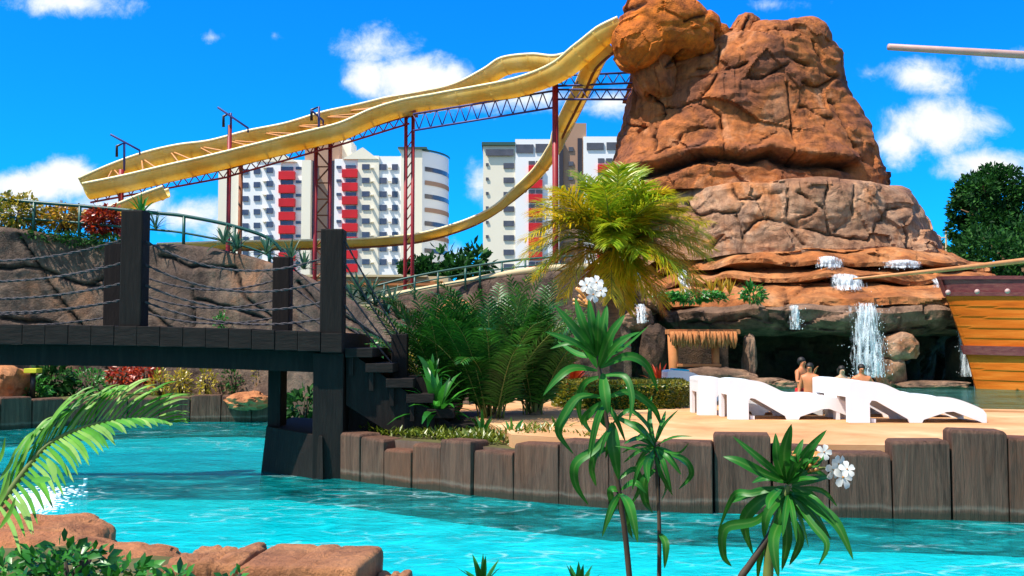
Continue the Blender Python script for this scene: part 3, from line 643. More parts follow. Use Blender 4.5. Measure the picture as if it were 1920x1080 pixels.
# waterfalls
def waterfall(px0, px1, py0, py1, d0, d1, label, n=60, drops=80, spread=1.1, thick=.02, mt='fall', grp='white cascades on the rock mountain'):
    t = thing('waterfall', label, 'waterfall', W((px0 + px1) / 2, py1, d1), grp); q = random.Random(px0)
    A, C = W(px0, py0, d0), W(px1, py0, d0); z1 = W(px0, py1, d1).z; tall = mt == 'fall' and n > 100
    for layer in range(4 if mt == 'cascade' else 3):
        b = MB(); nx, ny = 40, 26; vs = []; em = []
        for i in range(nx + 1):
            u_ = i / nx; e = (abs(u_ - .5) * 2)
            for k in range(ny + 1):
                f = k / ny; edge = .10 * noise.noise((u_ * 4, layer * 3.3, px0))
                x = A.x + (C.x - A.x) * (.5 + (u_ - .5) * (1 + (spread - 1) * f) + .04 * noise.noise((u_ * 6, f * 4, layer)))
                y = d0 + (d1 - d0) * f ** .55 - .04 * layer - .07 * noise.noise((u_ * 9, f * 3, layer * 5)) - (.10 * math.sin(math.pi * min(1, f * 1.3)) if mt == 'cascade' else 0) + .10 * e * e
                z = A.z + (z1 - A.z) * min(1.0, f * (1 + edge)) ** (1.1 if tall else 1.3) + (.05 if mt == 'cascade' else 0) * (1 - e * e)
                vs.append((x, y, z)); g = noise.noise((u_ * 5, f * 2, layer * 2.2 + px0)) * .55; em.append(min(1, max(0, (e ** 2.2 + g) * 1.1 - .15 + (max(0, abs(f - .5) * 2 - .6) * 1.6 if mt == 'cascade' else max(0, .10 - f) * 5))))
        fs = []
        for i in range(nx):
            for k in range(ny): a = i * (ny + 1) + k; fs.append((a, a + ny + 1, a + ny + 2, a + 1))
        b.add(vs, fs); b.build('water_sheet', M['sheet' if mt == 'fall' else 'whitesheet'], t, smooth=True, joint=em)
    b = MB()
    for i in range(drops):
        f = q.random() ** .8; s = q.gauss(.5, .24); s = (s - .5) * (1 + f * .2) + .5
        b.ball((A.x + (C.x - A.x) * s, d0 + (d1 - d0) * f ** .6 - q.uniform(.05, .25), A.z + (z1 - A.z) * f), q.uniform(.003, .008), 5, 4, (1, 1, 2.6))
    tag(b.build('droplets', M['foam'], t, smooth=True), kind='stuff')
waterfall(1522, 1572, 484, 507, 26.75, 26.3, 'small white cascade over the top ledge left of the ship spar', 110, 24, 1.3, .026, 'cascade')
waterfall(1546, 1604, 517, 548, 26.2, 25.5, 'white cascade over the second ledge at the tip of the bowsprit', 130, 24, 1.4, .028, 'cascade')
waterfall(1583, 1656, 568, 708, 24.75, 24.4, 'tall white waterfall falling from the overhang in front of the cave', 480, 380, .95, .010)
waterfall(1645, 1722, 491, 507, 26.6, 26.2, 'broad low white cascade on the top ledge beneath the small boulder', 90, 24, 1.1, .022, 'cascade')
waterfall(1738, 1776, 525, 548, 26.4, 26.0, 'short white cascade beside the maroon ship rail', 60, 24, 1.1, .020, 'cascade')
waterfall(1782, 1822, 570, 706, 25.6, 25.2, 'thin faint waterfall next to the ship bow', 60, 240, 1.1, .008)
waterfall(1478, 1502, 572, 618, 24.75, 24.7, 'dribble of water down the split in the overhang', 34, 60, 1.1, .008)
waterfall(1262, 1284, 505, 560, 26.3, 25.2, 'narrow white trickle behind the yellow palm', 50, 90, 1.2, .01)
waterfall(1190, 1210, 570, 606, 25.6, 25.2, 'narrow white trickle at the left end of the overhang', 40, 80, 1.2, .01)

# cave bar hut
hut = thing('thatched_bar', 'small orange thatched bar hut under the left side of the overhang', 'bar hut', W(1315, 715, 25.2))
b = MB(); q = random.Random(5)
for i in range(150):
    px = q.uniform(1256, 1376); x = W(px, 620, 25).x; z0 = W(px, 622, 25).z; z1 = W(px, q.uniform(640, 654), 25).z; y = 24.85 + q.uniform(-.06, .1)
    b.tube([(x, y, z0), (x + q.uniform(-.02, .02), y - .05, (z0 + z1) / 2), (x + q.uniform(-.03, .03), y - .06, z1)], [.03, .03, .012], 5)
b.build('thatch_fringe', M['thatch'], hut, smooth=True)
MB().box2(W(1254, 626, 24.9), tuple(W(1378, 618, 25.5))).build('roof_beam', M['terracotta'], hut)
for px, w in ((1262, 20), (1341, 16)):
    a = W(px - w / 2, 650, 25.1); c = W(px + w / 2, 650, 25.1)
    MB().tube([((a.x + c.x) / 2, 25.15, GZ + .1), ((a.x + c.x) / 2 + .02, 25.15, 1.1), ((a.x + c.x) / 2, 25.15, W(px, 622, 25.1).z)], [(c.x - a.x) / 2 * 1.1, (c.x - a.x) / 2 * .9, (c.x - a.x) / 2], 12).build('column', M['terracotta'], hut, smooth=True)
a = W(1270, 684, 25.0); c = W(1352, 684, 25.0)
MB().box2((a.x, 24.95, a.z - .05), (c.x, 25.5, a.z + .02)).build('counter_top', M['terracotta'], hut, bevel=.01)
MB().box2((a.x + .05, 25.05, GZ), (c.x - .05, 25.5, a.z - .052)).build('counter', M['wallrock'], hut)
MB().box2((a.x, 26.0, GZ), (c.x + .4, 26.05, W(1300, 620, 26).z)).build('back_wall', M['cave'], hut)

# ------------------------------------------------------------------ water slides
def catmull(pts, n=10):
    P = [Vector(p) for p in pts]; out = []
    for i in range(len(P) - 1):
        p0 = P[max(0, i - 1)]; p1 = P[i]; p2 = P[i + 1]; p3 = P[min(len(P) - 1, i + 2)]
        for k in range(n):
            t = k / n
            out.append(.5 * ((2 * p1) + (-p0 + p2) * t + (2 * p0 - 5 * p1 + 4 * p2 - p3) * t * t + (-p0 + 3 * p1 - 3 * p2 + p3) * t ** 3))
    out.append(P[-1]); return out
def flume(mb, path, r, a0=-100, a1=100, th=.035, na=16, flange=None):
    k = len(path); ring = []
    prof = [(math.sin(R(a0 + (a1 - a0) * i / na)) * r, -math.cos(R(a0 + (a1 - a0) * i / na)) * r) for i in range(na + 1)]
    prof += [(math.sin(R(a1 - (a1 - a0) * i / na)) * (r - th), -math.cos(R(a1 - (a1 - a0) * i / na)) * (r - th)) for i in range(na + 1)]
    m = len(prof); vs = []; fs = []
    for i, p in enumerate(path):
        d = (path[min(k - 1, i + 1)] - path[max(0, i - 1)]).normalized()
        sd = d.cross(Vector((0, 0, 1))).normalized(); up = sd.cross(d)
        vs += [p + sd * x + up * y for x, y in prof]
    for i in range(k - 1):
        for j in range(m): fs.append((i * m + j, (i + 1) * m + j, (i + 1) * m + (j + 1) % m, i * m + (j + 1) % m))
    mb.add(vs, fs)
def slide(name, label, pts, r, ribs=14, a=100):
    P = catmull([W(*p) for p in pts], 8)
    t = thing(name, label, 'water slide', tuple(P[-1]))
    b = MB(); flume(b, P, r, -a, a); b.build('flume', M['yellow'], t, smooth=True)
    for sgn in (-1, 1):
        b = MB(); ed = []
        for i, p in enumerate(P):
            d = (P[min(len(P) - 1, i + 1)] - P[max(0, i - 1)]).normalized(); sd = d.cross(Vector((0, 0, 1))).normalized(); up = sd.cross(d)
            ed.append(p + sd * math.sin(R(a)) * r * sgn - up * math.cos(R(a)) * r)
        b.tube(ed, .05, 6); b.build('rolled_lip', M['creamlip'], t, smooth=True)
    for i in range(3, len(P) - 3, ribs // 2):
        b = MB(); d = (P[i + 1] - P[i]).normalized(); flume(b, [P[i] - d * .025, P[i] + d * .025], r + .022, -a, a, .05)
        b.build('joint_flange', M['yellow'], t, smooth=False)
    return t, P
SA, PA = slide('water_slide', 'front yellow water slide curving down from the summit rock to the far left', [(1165, 44, 30), (1130, 62, 30.2), (1095, 92, 30.5), (1060, 122, 31), (1020, 142, 31.5), (970, 158, 32), (900, 172, 32.5), (830, 184, 33), (760, 196, 33), (700, 214, 33), (640, 240, 33),
          (560, 260, 33), (480, 280, 33), (400, 300, 33), (320, 318, 33), (240, 337, 33), (165, 352, 33)], .41)
SB, PB = slide('water_slide', 'rear yellow water slide looping behind the front one near the rock', [(1112, 96, 31.6), (1060, 112, 33), (1010, 110, 34), (950, 118, 34.8), (905, 142, 35), (850, 168, 35), (790, 182, 35), (720, 194, 35.2), (650, 210, 35), (600, 222, 35), (540, 240, 35), (470, 254, 35),
          (400, 272, 35), (340, 280, 35), (280, 294, 35), (220, 315, 35), (158, 342, 35)], .42)
SC, PC = slide('water_slide', 'long low yellow water slide dropping from the rock and sweeping left behind the bridge', [(1150, 78, 30.4), (1118, 108, 31), (1098, 150, 32), (1076, 195, 33), (1054, 240, 34.5), (1035, 280, 35), (1000, 325, 35.5), (950, 368, 36), (900, 400, 36), (850, 420, 36), (790, 436, 36),
          (720, 444, 36), (640, 448, 36), (540, 450, 36), (440, 452, 36), (300, 456, 36)], .31, a=80)
SD, PD = slide('water_slide', 'short yellow chute end above the left railing', [(312, 355, 31), (270, 370, 31), (225, 388, 31), (180, 402, 31), (120, 410, 31)], .27)
# underside stringers on C
b = MB(); b.tube([p + Vector((0, 0, -.33)) for p in PC], .05, 6); b.build('stringer', M['rust'], SC, smooth=True)
def truss(name, label, p0, p1, h, n, m, parent=None, w=.035, br=.02):
    t = thing(name, label, 'truss', tuple(p0), 'steel trusses below the slides')
    for k, dz in enumerate((0, -h)):
        MB().tube([p0 + Vector((0, 0, dz)), p1 + Vector((0, 0, dz))], w, 6).build('chord', m, t, smooth=True)
    b = MB()
    for i in range(n):
        a = p0 + (p1 - p0) * i / n; mid = p0 + (p1 - p0) * (i + .5) / n; c = p0 + (p1 - p0) * (i + 1) / n
        b.tube([a, mid + Vector((0, 0, -h))], br, 5); b.tube([mid + Vector((0, 0, -h)), c], br, 5)
    b.build('lattice', m, t, smooth=True); return t
truss('support_truss', 'red lattice truss under the left end of the slides', W(170, 364, 33), W(430, 300 + 16, 33), .28, 12, M['red'])
truss('support_truss', 'red lattice truss between the twin red masts and the lattice tower', W(430, 316, 33), W(612, 264, 33), .26, 9, M['red'])
truss('support_truss', 'red lattice truss between the lattice tower and the tall thick column', W(612, 264, 33), W(768, 216, 33), .28, 8, M['red'])
truss('support_truss', 'blue lattice truss from the thick column to the column near the palm', W(775, 214, 32.6), W(1040, 170, 32), .55, 12, M['blue'])
truss('support_truss', 'blue lattice truss joining the rock just under the slide mouth', W(1045, 142, 32), W(1185, 136, 31.5), .34, 6, M['blue'])
truss('support_truss', 'lower blue lattice truss joining the rock beside the drop slide', W(1045, 168, 32), W(1185, 168, 31.5), .32, 6, M['blue'])
b = MB(); q = random.Random(2)     # zigzag braces between the two slides
for i in range(44, len(PA) - 6, 7):
    a = PA[i]; c = PB[min(len(PB) - 1, i)]; e = PA[min(len(PA) - 1, i + 3)]
    up = Vector((0, 0, .05)); b.tube([a + up, c + up], .03, 5); b.tube([c + up, e + up], .03, 5)
b.build('brace', M['spar'], SA, smooth=True)
def column(px, y0, y1, d, r, label, kind='plain', mt='red'):
    top = W(px, y0, d); t = thing('slide_column', label, 'support column', (top.x, d, GZ), 'red steel columns under the slides'); x = top.x
    if kind == 'plain':
        MB().tube([(x, d, GZ), (x, d, top.z)], r, 10).build('shaft', M[mt], t, smooth=True)
    elif kind == 'twin':
        for s in (-1, 1): MB().tube([(x + s * r * 1.2, d, GZ), (x + s * r * 1.2, d, top.z)], r * .62, 8).build('shaft', M[mt], t, smooth=True)
        b = MB(); z = GZ
        while z < top.z - .5: b.tube([(x - r * 1.2, d, z), (x + r * 1.2, d, z + .35)], .02, 5); z += .35
        b.build('lattice', M[mt], t)
    else:
        w = r
        for s in (-1, 1):
            MB().tube([(x + s * w, d, GZ), (x + s * w, d, top.z)], .07, 8).build('shaft', M[mt], t, smooth=True)
        b = MB(); z = GZ; sg = 1
        while z < top.z - .6:
            b.tube([(x - sg * w, d, z), (x + sg * w, d, z + .55)], .03, 5); b.tube([(x - w, d, z), (x + w, d, z)], .025, 5); z += .55; sg = -sg
        b.build('lattice', M['rust'], t)
    if px not in (431, 228): MB().box((x, d, top.z + .04), (max(.5, r * 3), .9, .08)).build('saddle', M[mt], t)
    return t
column(768, 215, 530, 33.2, .10, 'tall thick red column rising left of the second building gap', 'twin')
column(606, 262, 520, 33.4, .24, 'wide lattice tower of two red legs in front of the tan building core', 'lattice')
column(431, 235, 480, 33.2, .075, 'slim red mast left of its darker twin near the blank building edge')
column(452, 298, 480, 34.2, .075, 'darker slim red mast right of its twin near the blank building edge', mt='rust')
column(228, 318, 420, 33, .09, 'short red column under the left end of the slides')
column(1041, 150, 520, 32, .10, 'purple red column between the drop slide and the yellow palm', mt='red')
def mast(px, y0, y1, d, label, a, c):
    top = W(px, y0, d); bot = W(px, y1, d); t = thing('lamp_mast', label, 'mast', tuple(bot), 'thin blue cross arm masts above the slides')
    MB().tube([bot, top], .04, 6).build('pole', M['blue'], t, smooth=True)
    MB().tube([W(a[0], a[1], d - .3), W(c[0], c[1], d + .3), W(c[0], c[1] + 8, d + .3)], .035, 6).build('cross_arm', M['blue'], t, smooth=True)
    MB().tube([top, W(px - 14, y0 + 6, d - .1), W(px - 14, y0 + 26, d - .1)], [.02, .05, .05], 6).build('lamp_head', M['black'], t, smooth=True)
    return t
mast(433, 212, 240, 33.2, 'thin blue mast with slanted cross arm over the slim red masts', (408, 201), (465, 240))
mast(233, 268, 320, 33, 'thin blue mast with slanted cross arm over the left end of the slides', (207, 252), (262, 282))
mast(598, 200, 262, 33.4, 'short dark antenna mast on top of the lattice tower', (585, 208), (606, 226))

# ------------------------------------------------------------------ apartment buildings
def pbox(parent, name, m, x0, y0, x1, y1, Y, th=10, front=0.0):
    a = W(x0, y0, Y - front); c = W(x1, y1, Y - front)
    return MB().box2((a.x, Y - front, c.z), (c.x, Y - front + th, a.z)).build(name, m, parent)
def pwin(parent, x0, y0, x1, y1, Y, name='window', frame=True):
    a = W(x0, y0, Y); c = W(x1, y1, Y)
    o = MB().box2((a.x, Y - .22, c.z), (c.x, Y + .02, a.z)).build(name, M['glass'], parent)
    return o
BL = thing('apartment_building', 'cream and red apartment block with gabled wings and a tan core behind the slides', 'building', tuple(W(615, 641, 222)))
Y = 220
pbox(BL, 'wall', M['wallcream'], 410, 300, 452, 660, Y + 1, 18)
pbox(BL, 'wall', M['wallwhite'], 452, 300, 522, 660, Y, 18)
pbox(BL, 'wall', M['wallwhite'], 522, 300, 572, 660, Y + .6, 18)
pbox(BL, 'wall', M['walltan'], 572, 266, 632, 660, Y + 2.0, 14)
pbox(BL, 'wall', M['wallcream'], 566, 300, 579, 660, Y - .3, 10)
pbox(BL, 'stair_slot', M['slot'], 579.5, 301, 588, 660, Y + 1.6, 3)
pbox(BL, 'stair_slot', M['slot'], 620, 301, 627, 660, Y + 1.6, 3)
pbox(BL, 'rooftop_house', M['wallcream'], 632, 262, 658, 300, Y + 6, 8)
pbox(BL, 'wall', M['wallwhite'], 627.5, 298, 671, 660, Y + .5, 18)
pbox(BL, 'wall', M['wallcream'], 671, 292, 708, 660, Y, 18)
pbox(BL, 'wall', M['wallwhite'], 708, 293, 752, 660, Y + .4, 18)
pbox(BL, 'wall', M['wallcream'], 752, 279, 790, 660, Y - .1, 18)
pbox(BL, 'roof', M['teal'], 746, 275, 800, 279, Y - .6, 19)
for (x0, xm, x1, yb, yt) in ((480, 527, 556, 303, 285), (642, 680, 709, 298, 276)):
    a, bb, c = W(x0, yb, Y - .2), W(xm, yt, Y - .2), W(x1, yb, Y - .2)
    vs = [a, bb, c, a + Vector((0, 9, 0)), bb + Vector((0, 9, 0)), c + Vector((0, 9, 0))]
    MB().add(vs, [(0, 2, 1), (3, 4, 5), (0, 1, 4, 3), (1, 2, 5, 4), (0, 3, 5, 2)]).build('gable', M['wallcream'], BL)
# rounded right side wing with balcony bands
a = W(790, 640, Y); k = 14
def arc(f, rr=0): ang = f * math.pi / 2; return (a.x + math.sin(ang) * (5.2 + rr), Y + 5.0 - math.cos(ang) * (5.0 + rr) + f * 6)
z0 = .5; z1 = W(790, 283, Y).z; b = MB()
P = [arc(i / k) for i in range(k + 1)]
for i in range(k): b.add([(P[i][0], P[i][1], z0), (P[i + 1][0], P[i + 1][1], z0), (P[i + 1][0], P[i + 1][1], z1), (P[i][0], P[i][1], z1)], [(0, 1, 2, 3)])
b.add([(x, y, z1) for x, y in P] + [(a.x - .0, Y + 14, z1)], [tuple(range(k + 2))])
b.build('wall', M['wallwhite'], BL)
for r in range(11):
    zz = W(790, 312 + r * 25.5, Y).z; b = MB(); Q = [arc(i / k, .12) for i in range(k + 1)]
    for i in range(1, k): b.add([(Q[i][0], Q[i][1], zz - 1.0), (Q[i + 1][0], Q[i + 1][1], zz - 1.0), (Q[i + 1][0], Q[i + 1][1], zz), (Q[i][0], Q[i][1], zz)], [(0, 1, 2, 3)])
    b.build('balcony_opening', M['walltan'] if r % 2 else M['glass'], BL)
Q = [arc(i / k, .3) for i in range(k + 1)]; b = MB()
for i in range(k): b.add([(Q[i][0], Q[i][1], z1), (Q[i + 1][0], Q[i + 1][1], z1), (Q[i + 1][0], Q[i + 1][1], z1 + .45), (Q[i][0], Q[i][1], z1 + .45)], [(0, 1, 2, 3)])
b.build('roof_edge', M['teal'], BL)
for r in range(8):
    y = 322 + r * 25.4
    for x0, x1, dy, yy0 in ((455, 466, 0, Y), (476, 488, -1, Y), (500, 512, -3, Y)): pwin(BL, x0, y - 5 + dy, x1, y + 5 + dy, yy0)
    pbox(BL, 'balcony_panel', M['redpanel'], 522, y - 1, 552, y + 14, Y - .5, 1.6)
    pwin(BL, 524, y - 9, 550, y - 2, Y + .55)
    pwin(BL, 555, y - 9, 566, y - 4, Y + .55)
    pwin(BL, 631, y - 11, 640, y - 6, Y + .45)
    pbox(BL, 'balcony_panel', M['redpanel'], 641, y - 5, 670, y + 10, Y - .5, 1.6)
    pwin(BL, 648, y - 12, 668, y - 6, Y + .45)
    pwin(BL, 679, y - 14, 693, y - 4, Y)
    pwin(BL, 712, y - 14, 725, y - 3, Y + .4); pwin(BL, 735, y - 14, 746, y - 3, Y + .4)
    for x0 in (492, 694, 727): pbox(BL, 'ledge', M['wallcream'], x0, y - 9, x0 + 5, y - 7, Y - .9, 1.2)
BR = thing('apartment_building', 'white and cream apartment block with glazed top floor beside the mountain', 'building', tuple(W(1035, 641, 209)))
Y = 207
pbox(BR, 'wall', M['wallcream'], 906, 272, 966, 660, Y, 16)
pbox(BR, 'roof', M['teal'], 903, 266, 966, 272, Y - .7, 17)
pbox(BR, 'wall', M['wallwhite'], 966, 261, 1056, 660, Y - .3, 16)
pbox(BR, 'wall', M['walltan'], 1056, 231, 1101, 660, Y + .3, 12)
pbox(BR, 'stair_slot', M['slot'], 1048, 262, 1057, 660, Y - .45, 3)
pbox(BR, 'stair_slot', M['slot'], 1083, 259, 1093, 660, Y + .1, 3)
pbox(BR, 'wall', M['wallwhite'], 1094, 256, 1190, 660, Y - .3, 16)
for (x0, y0, x1, y1) in ((911, 280, 963, 292), (968, 271, 1000, 287), (1004, 270, 1036, 286), (1100, 268, 1132, 281), (1137, 267, 1168, 281)): pwin(BR, x0, y0, x1, y1, Y - .3, 'glazed_panel')
for r in range(10):
    y = 311 + r * 27
    pwin(BR, 944, y - 5, 964, y + 5, Y)
    pwin(BR, 911, y - 5, 916, y + 0, Y)
    pwin(BR, 991, y - 9, 1003, y - 2, Y - .3); pwin(BR, 1005, y - 9, 1017, y - 2, Y - .3)
    pbox(BR, 'balcony_panel', M['redpanel'], 991, y - 1, 1017, y + 14, Y - .9, 1.2)
    pwin(BR, 1121, y - 14, 1133, y - 5, Y - .3); pwin(BR, 1136, y - 14, 1148, y - 5, Y - .3)
    pbox(BR, 'balcony_panel', M['redpanel'], 1121, y - 3, 1148, y + 12, Y - .9, 1.2)
    pwin(BR, 1066, y - 35, 1075, y - 27, Y + .3)
# low beige building / terrace behind the ramp
LB = thing('low_building', 'long low beige wall with a brown band behind the aloes left of the thick column', 'wall', tuple(W(720, 641, 60)))
pbox(LB, 'wall', M['sand'], 560, 518, 840, 660, 60, 5)
pbox(LB, 'roof_band', M['terracotta'], 555, 527, 830, 535, 60, 5.4, .3)
pbox(LB, 'wall', M['sand'], 560, 515, 800, 519, 60, 5, .4)

# ------------------------------------------------------------------ ramp wall behind the bridge
def rampwall(name, label, cat, prof, m, polys=(), thick=.6, zbot=.3, rows=90, gro=.14, amp=.075, cname='rock_face', back=0):
    t = thing(name, label, cat, tuple(W(prof[len(prof) // 2][0], 700, prof[len(prof) // 2][2])[:2]) + (GZ,))
    P = catmull([W(p[0], p[1], p[2]) for p in prof], 26)
    V = []; J = []
    for i, p in enumerate(P):
        for k in range(rows + 1): V.append((p.x, p.y - (1 - k / rows) * .5, zbot + (p.z - zbot) * k / rows))
    V = np.array(V); dd = polydist(wiggle(proj(V), 4), polys) if polys else np.full(len(V), 99.0)
    for i in range(len(V)):
        q = Vector(V[i]); f = amp * (noise.noise(q * .5) * 1.6 + noise.noise(q * 1.6)) + amp * .35 * noise.noise(q * 5)
        V[i, 1] -= f - gro * math.exp(-(dd[i] / 3.0) ** 2)
    fs = []; n = rows + 1; np_ = len(P)
    for i in range(np_ - 1):
        for k in range(rows): a = i * n + k; fs.append((a, a + n, a + n + 1, a + 1))
    vs = [tuple(v) for v in V]; base = len(vs)
    for i in range(np_):
        x, y, z = vs[i * n + rows]; zt = z + .05 * noise.noise((x, y, 2)); vs += [(x, y + .12, zt + .07), (x, y + thick, zt + .04), (x, y + thick, zbot)]
    for i in range(np_ - 1):
        a = i * n + rows; c = (i + 1) * n + rows; e = base + i * 3; g = base + (i + 1) * 3
        fs += [(a, c, g, e), (e, g, g + 1, e + 1), (e + 1, g + 1, g + 2, e + 2)]
    J = np.concatenate([np.exp(-(dd / 2.8) ** 2), np.zeros(np_ * 3)])
    b = MB(); b.v = vs; b.f = fs; b.build(cname, m, t, smooth=True, joint=J); return t, P
rcr = [[(35, 440), (75, 500), (110, 560), (150, 612), (200, 690)], [(-20, 501), (75, 500), (120, 520), (205, 547)], [(0, 596), (110, 609)], [(170, 535), (215, 515)], [(270, 575), (320, 615), (380, 690)],
       [(362, 540), (366, 610)], [(365, 560), (430, 575), (500, 600)], [(300, 480), (360, 500), (440, 500)], [(440, 500), (460, 560), (520, 600)], [(560, 530), (620, 600), (700, 640)], [(640, 590), (720, 640)],
       [(-200, 470), (-100, 560), (-60, 640)]]
rw, RP = rampwall('ramp_wall', 'long curved brown rock retaining wall with dark slanted cracks behind the bridge', 'retaining wall',
    [(-500, 430, 23), (-200, 428, 24), (0, 432, 24.5), (120, 446, 25), (240, 462, 25), (340, 462, 24.6), (430, 476, 24), (500, 494, 23.4), (570, 522, 22.6), (640, 560, 21.6), (700, 590, 20.6), (760, 622, 19.6), (830, 678, 18.4), (880, 720, 17.6)], M['wallrock'], rcr, rows=110)
# ramp in the centre, with its own railing
r2, RP2 = rampwall('ramp_wall', 'straight brown stone ramp wall climbing right towards the yellow palm', 'retaining wall',
    [(700, 572, 27.5), (740, 560, 27), (800, 549, 26.7), (860, 538, 26.4), (920, 526, 26.2), (985, 515, 26), (1060, 508, 26), (1180, 505, 26.5)], M['wallrock'], [[(820, 552), (860, 590)], [(900, 540), (915, 600)]], rows=40)
b = MB(); b.tube([p + Vector((0, .1, .10)) for p in RP2], .09, 8); b.build('coping', M['sand'], r2, smooth=True)
def railing(label, pts, hts, posts, d, r=.035, nm='green_railing', mids=(0.45,)):
    P = [W(px, py, d) for px, py in pts]; t = thing(nm, label, 'railing', tuple(P[len(P) // 2]), 'green pipe railings on the ramps')
    C = catmull(P, 8); MB().tube(C, r, 8).build('top_rail', M['green'], t, smooth=True)
    for f in mids:
        MB().tube([c - Vector((0, 0, hts * f)) for c in C], r * .7, 6).build('mid_rail', M['green'], t, smooth=True)
    for px in posts:
        c = min(C, key=lambda q: abs(proj([tuple(q)])[0][0] - px)); MB().tube([c, c - Vector((0, 0, hts))], r * .95, 8).build('post', M['green'], t, smooth=True)
    return t
railing('dark green pipe railing on top of the curved rock wall', [(-80, 366), (50, 378), (150, 386), (235, 394), (300, 400), (345, 405), (430, 422), (500, 445), (528, 470)], .95, (-40, 60, 150, 345, 437, 508), 24.9, .045, mids=(.45,))
railing('green pipe railing on the straight ramp beside the yellow palm', [(690, 540), (760, 522), (830, 508), (900, 497), (985, 486), (1080, 480)], .62, (720, 778, 825, 873, 900, 945, 985, 1040), 26.2, .03, mids=(.3, .6))

# ------------------------------------------------------------------ bridge
br = thing('foot_bridge', 'dark timber foot bridge on a pier with tall posts and sagging ropes', 'bridge', (-4.5, 14.3, 0))
YF, YB = 13.1, 15.6
def zdeck(x): return 2.02 - .0050 * (x + 7.0) ** 2 * (1 if x > -7 else .5) - .0 * x
xs = [-16 + i * .5 for i in range(29)]; xs = [x for x in xs if x < -2.25] + [-2.22]
q = random.Random(12); nx = -16.0
while nx < -2.3:
    w = .30; x1 = min(nx + w, -2.22); b = MB(); xm = (nx + x1) / 2; z = zdeck(xm)
    b.box((xm, (YF + YB) / 2, z - .13 + q.uniform(-.004, .004)), (x1 - nx - .005, YB - YF + .16 + q.uniform(-.012, .012), .26)); o = b.build('deck_plank', M['darkedge'], br, bevel=.008)
    nx += w
for y in (YF + .28, YB - .28):
    b = MB()
    for i in range(len(xs) - 1):
        a, c = xs[i], xs[i + 1]; za, zc = zdeck(a) - .27, zdeck(c) - .27; w = .09
        b.add([(a, y - w, za - .27), (c, y - w, zc - .27), (c, y + w, zc - .27), (a, y + w, za - .27), (a, y - w, za), (c, y - w, zc), (c, y + w, zc), (a, y + w, za)],
              [(0, 3, 2, 1), (4, 5, 6, 7), (0, 1, 5, 4), (2, 3, 7, 6)] + ([(3, 0, 4, 7)] if i == 0 else []) + ([(1, 2, 6, 5)] if i == len(xs) - 2 else []))
    b.build('beam', M['dark'], br)
posts = {}
for (px, ty, y, w, key) in ((255, 396, YF + .10, .29, 'f1'), (626, 431, YF + .10, .30, 'f2'), (218, 456, YB + .05, .27, 'r1'), (531, 482, YB + .05, .27, 'r2'), (-330, 380, YF + .10, .29, 'f0'), (-330, 440, YB + .05, .27, 'r0')):
    p = W(px, ty, y); zb = zdeck(p.x) - .02
    b = MB(); b.box((p.x, y, (p.z + zb) / 2), (w, w, p.z - zb)); b.build('post', M['dark'], br, bevel=.02); posts[key] = (p.x, y, p.z)
# pier
MB().box2((-2.62, YF + .05, -.26), (-2.22, YF + .5, zdeck(-2.4) - .27)).build('pier_column', M['dark'], br, bevel=.01)
MB().box2((-3.42, YF + .9, -.26), (-3.24, YF + 1.3, zdeck(-3.2) - .55)).build('pier_column', M['dark'], br, bevel=.01)
MB().box2((-2.62, YB - .4, -.26), (-2.22, YB, zdeck(-2.4) - .27)).build('pier_column', M['dark'], br, bevel=.01)
b = MB()
b.add([(-3.5, 13.9, -.26), (-2.45, YF - .05, -.26), (-2.45, YB, -.26), (-3.5, YB, -.26), (-3.42, 13.95, .62), (-2.48, YF, .56), (-2.48, YB, .56), (-3.42, YB, .62)], [(0, 3, 2, 1), (4, 5, 6, 7), (0, 1, 5, 4), (1, 2, 6, 5), (2, 3, 7, 6), (3, 0, 4, 7)])
b.build('pier_base', M['dark'], br, bevel=.01)
# stairs down to the island
st0 = zdeck(-2.22)
for i in range(6):
    x0 = -2.2 + i * .27; z = st0 - .20 * (i + 1)
    MB().box2((x0 + .04, YF + .10, z - .36), (x0 + .10, YB - .15, z - .122)).build('stair_riser', M['dark'], br)
    MB().box2((x0, YF + .05, z - .12), (x0 + .36, YB - .1, z)).build('stair_tread', M['darkedge'], br, bevel=.008)
for y in (YF + .15, YB - .3):
    b = MB(); A = [(-2.2, st0 - .22), (-.52, st0 - 1.40), (-.52, st0 - 1.55), (-.8, .55), (-1.55, .55), (-2.2, st0 - .95)]
    vs = [(x, y, z) for x, z in A] + [(x, y + .12, z) for x, z in A]; n = len(A)
    b.add(vs, [tuple(range(n)), tuple(range(n, 2 * n))[::-1]] + [(i, i + n, (i + 1) % n + n, (i + 1) % n) for i in range(n)]); b.build('stringer', M['dark'], br)
MB().box2((-2.2, YF + .4, .5), (-1.1, YF + .5, st0 - .6)).build('riser_panel', M['dark'], br)
ps = W(750, 626, 13.9); MB().box((ps.x, 13.9, (ps.z + .6) / 2), (.22, .22, ps.z - .6)).build('post', M['dark'], br, bevel=.015)
ps2 = W(745, 640, 15.5); MB().box((ps2.x - .1, 15.5, (ps2.z + .6) / 2), (.2, .2, ps2.z - .6)).build('post', M['dark'], br, bevel=.015)
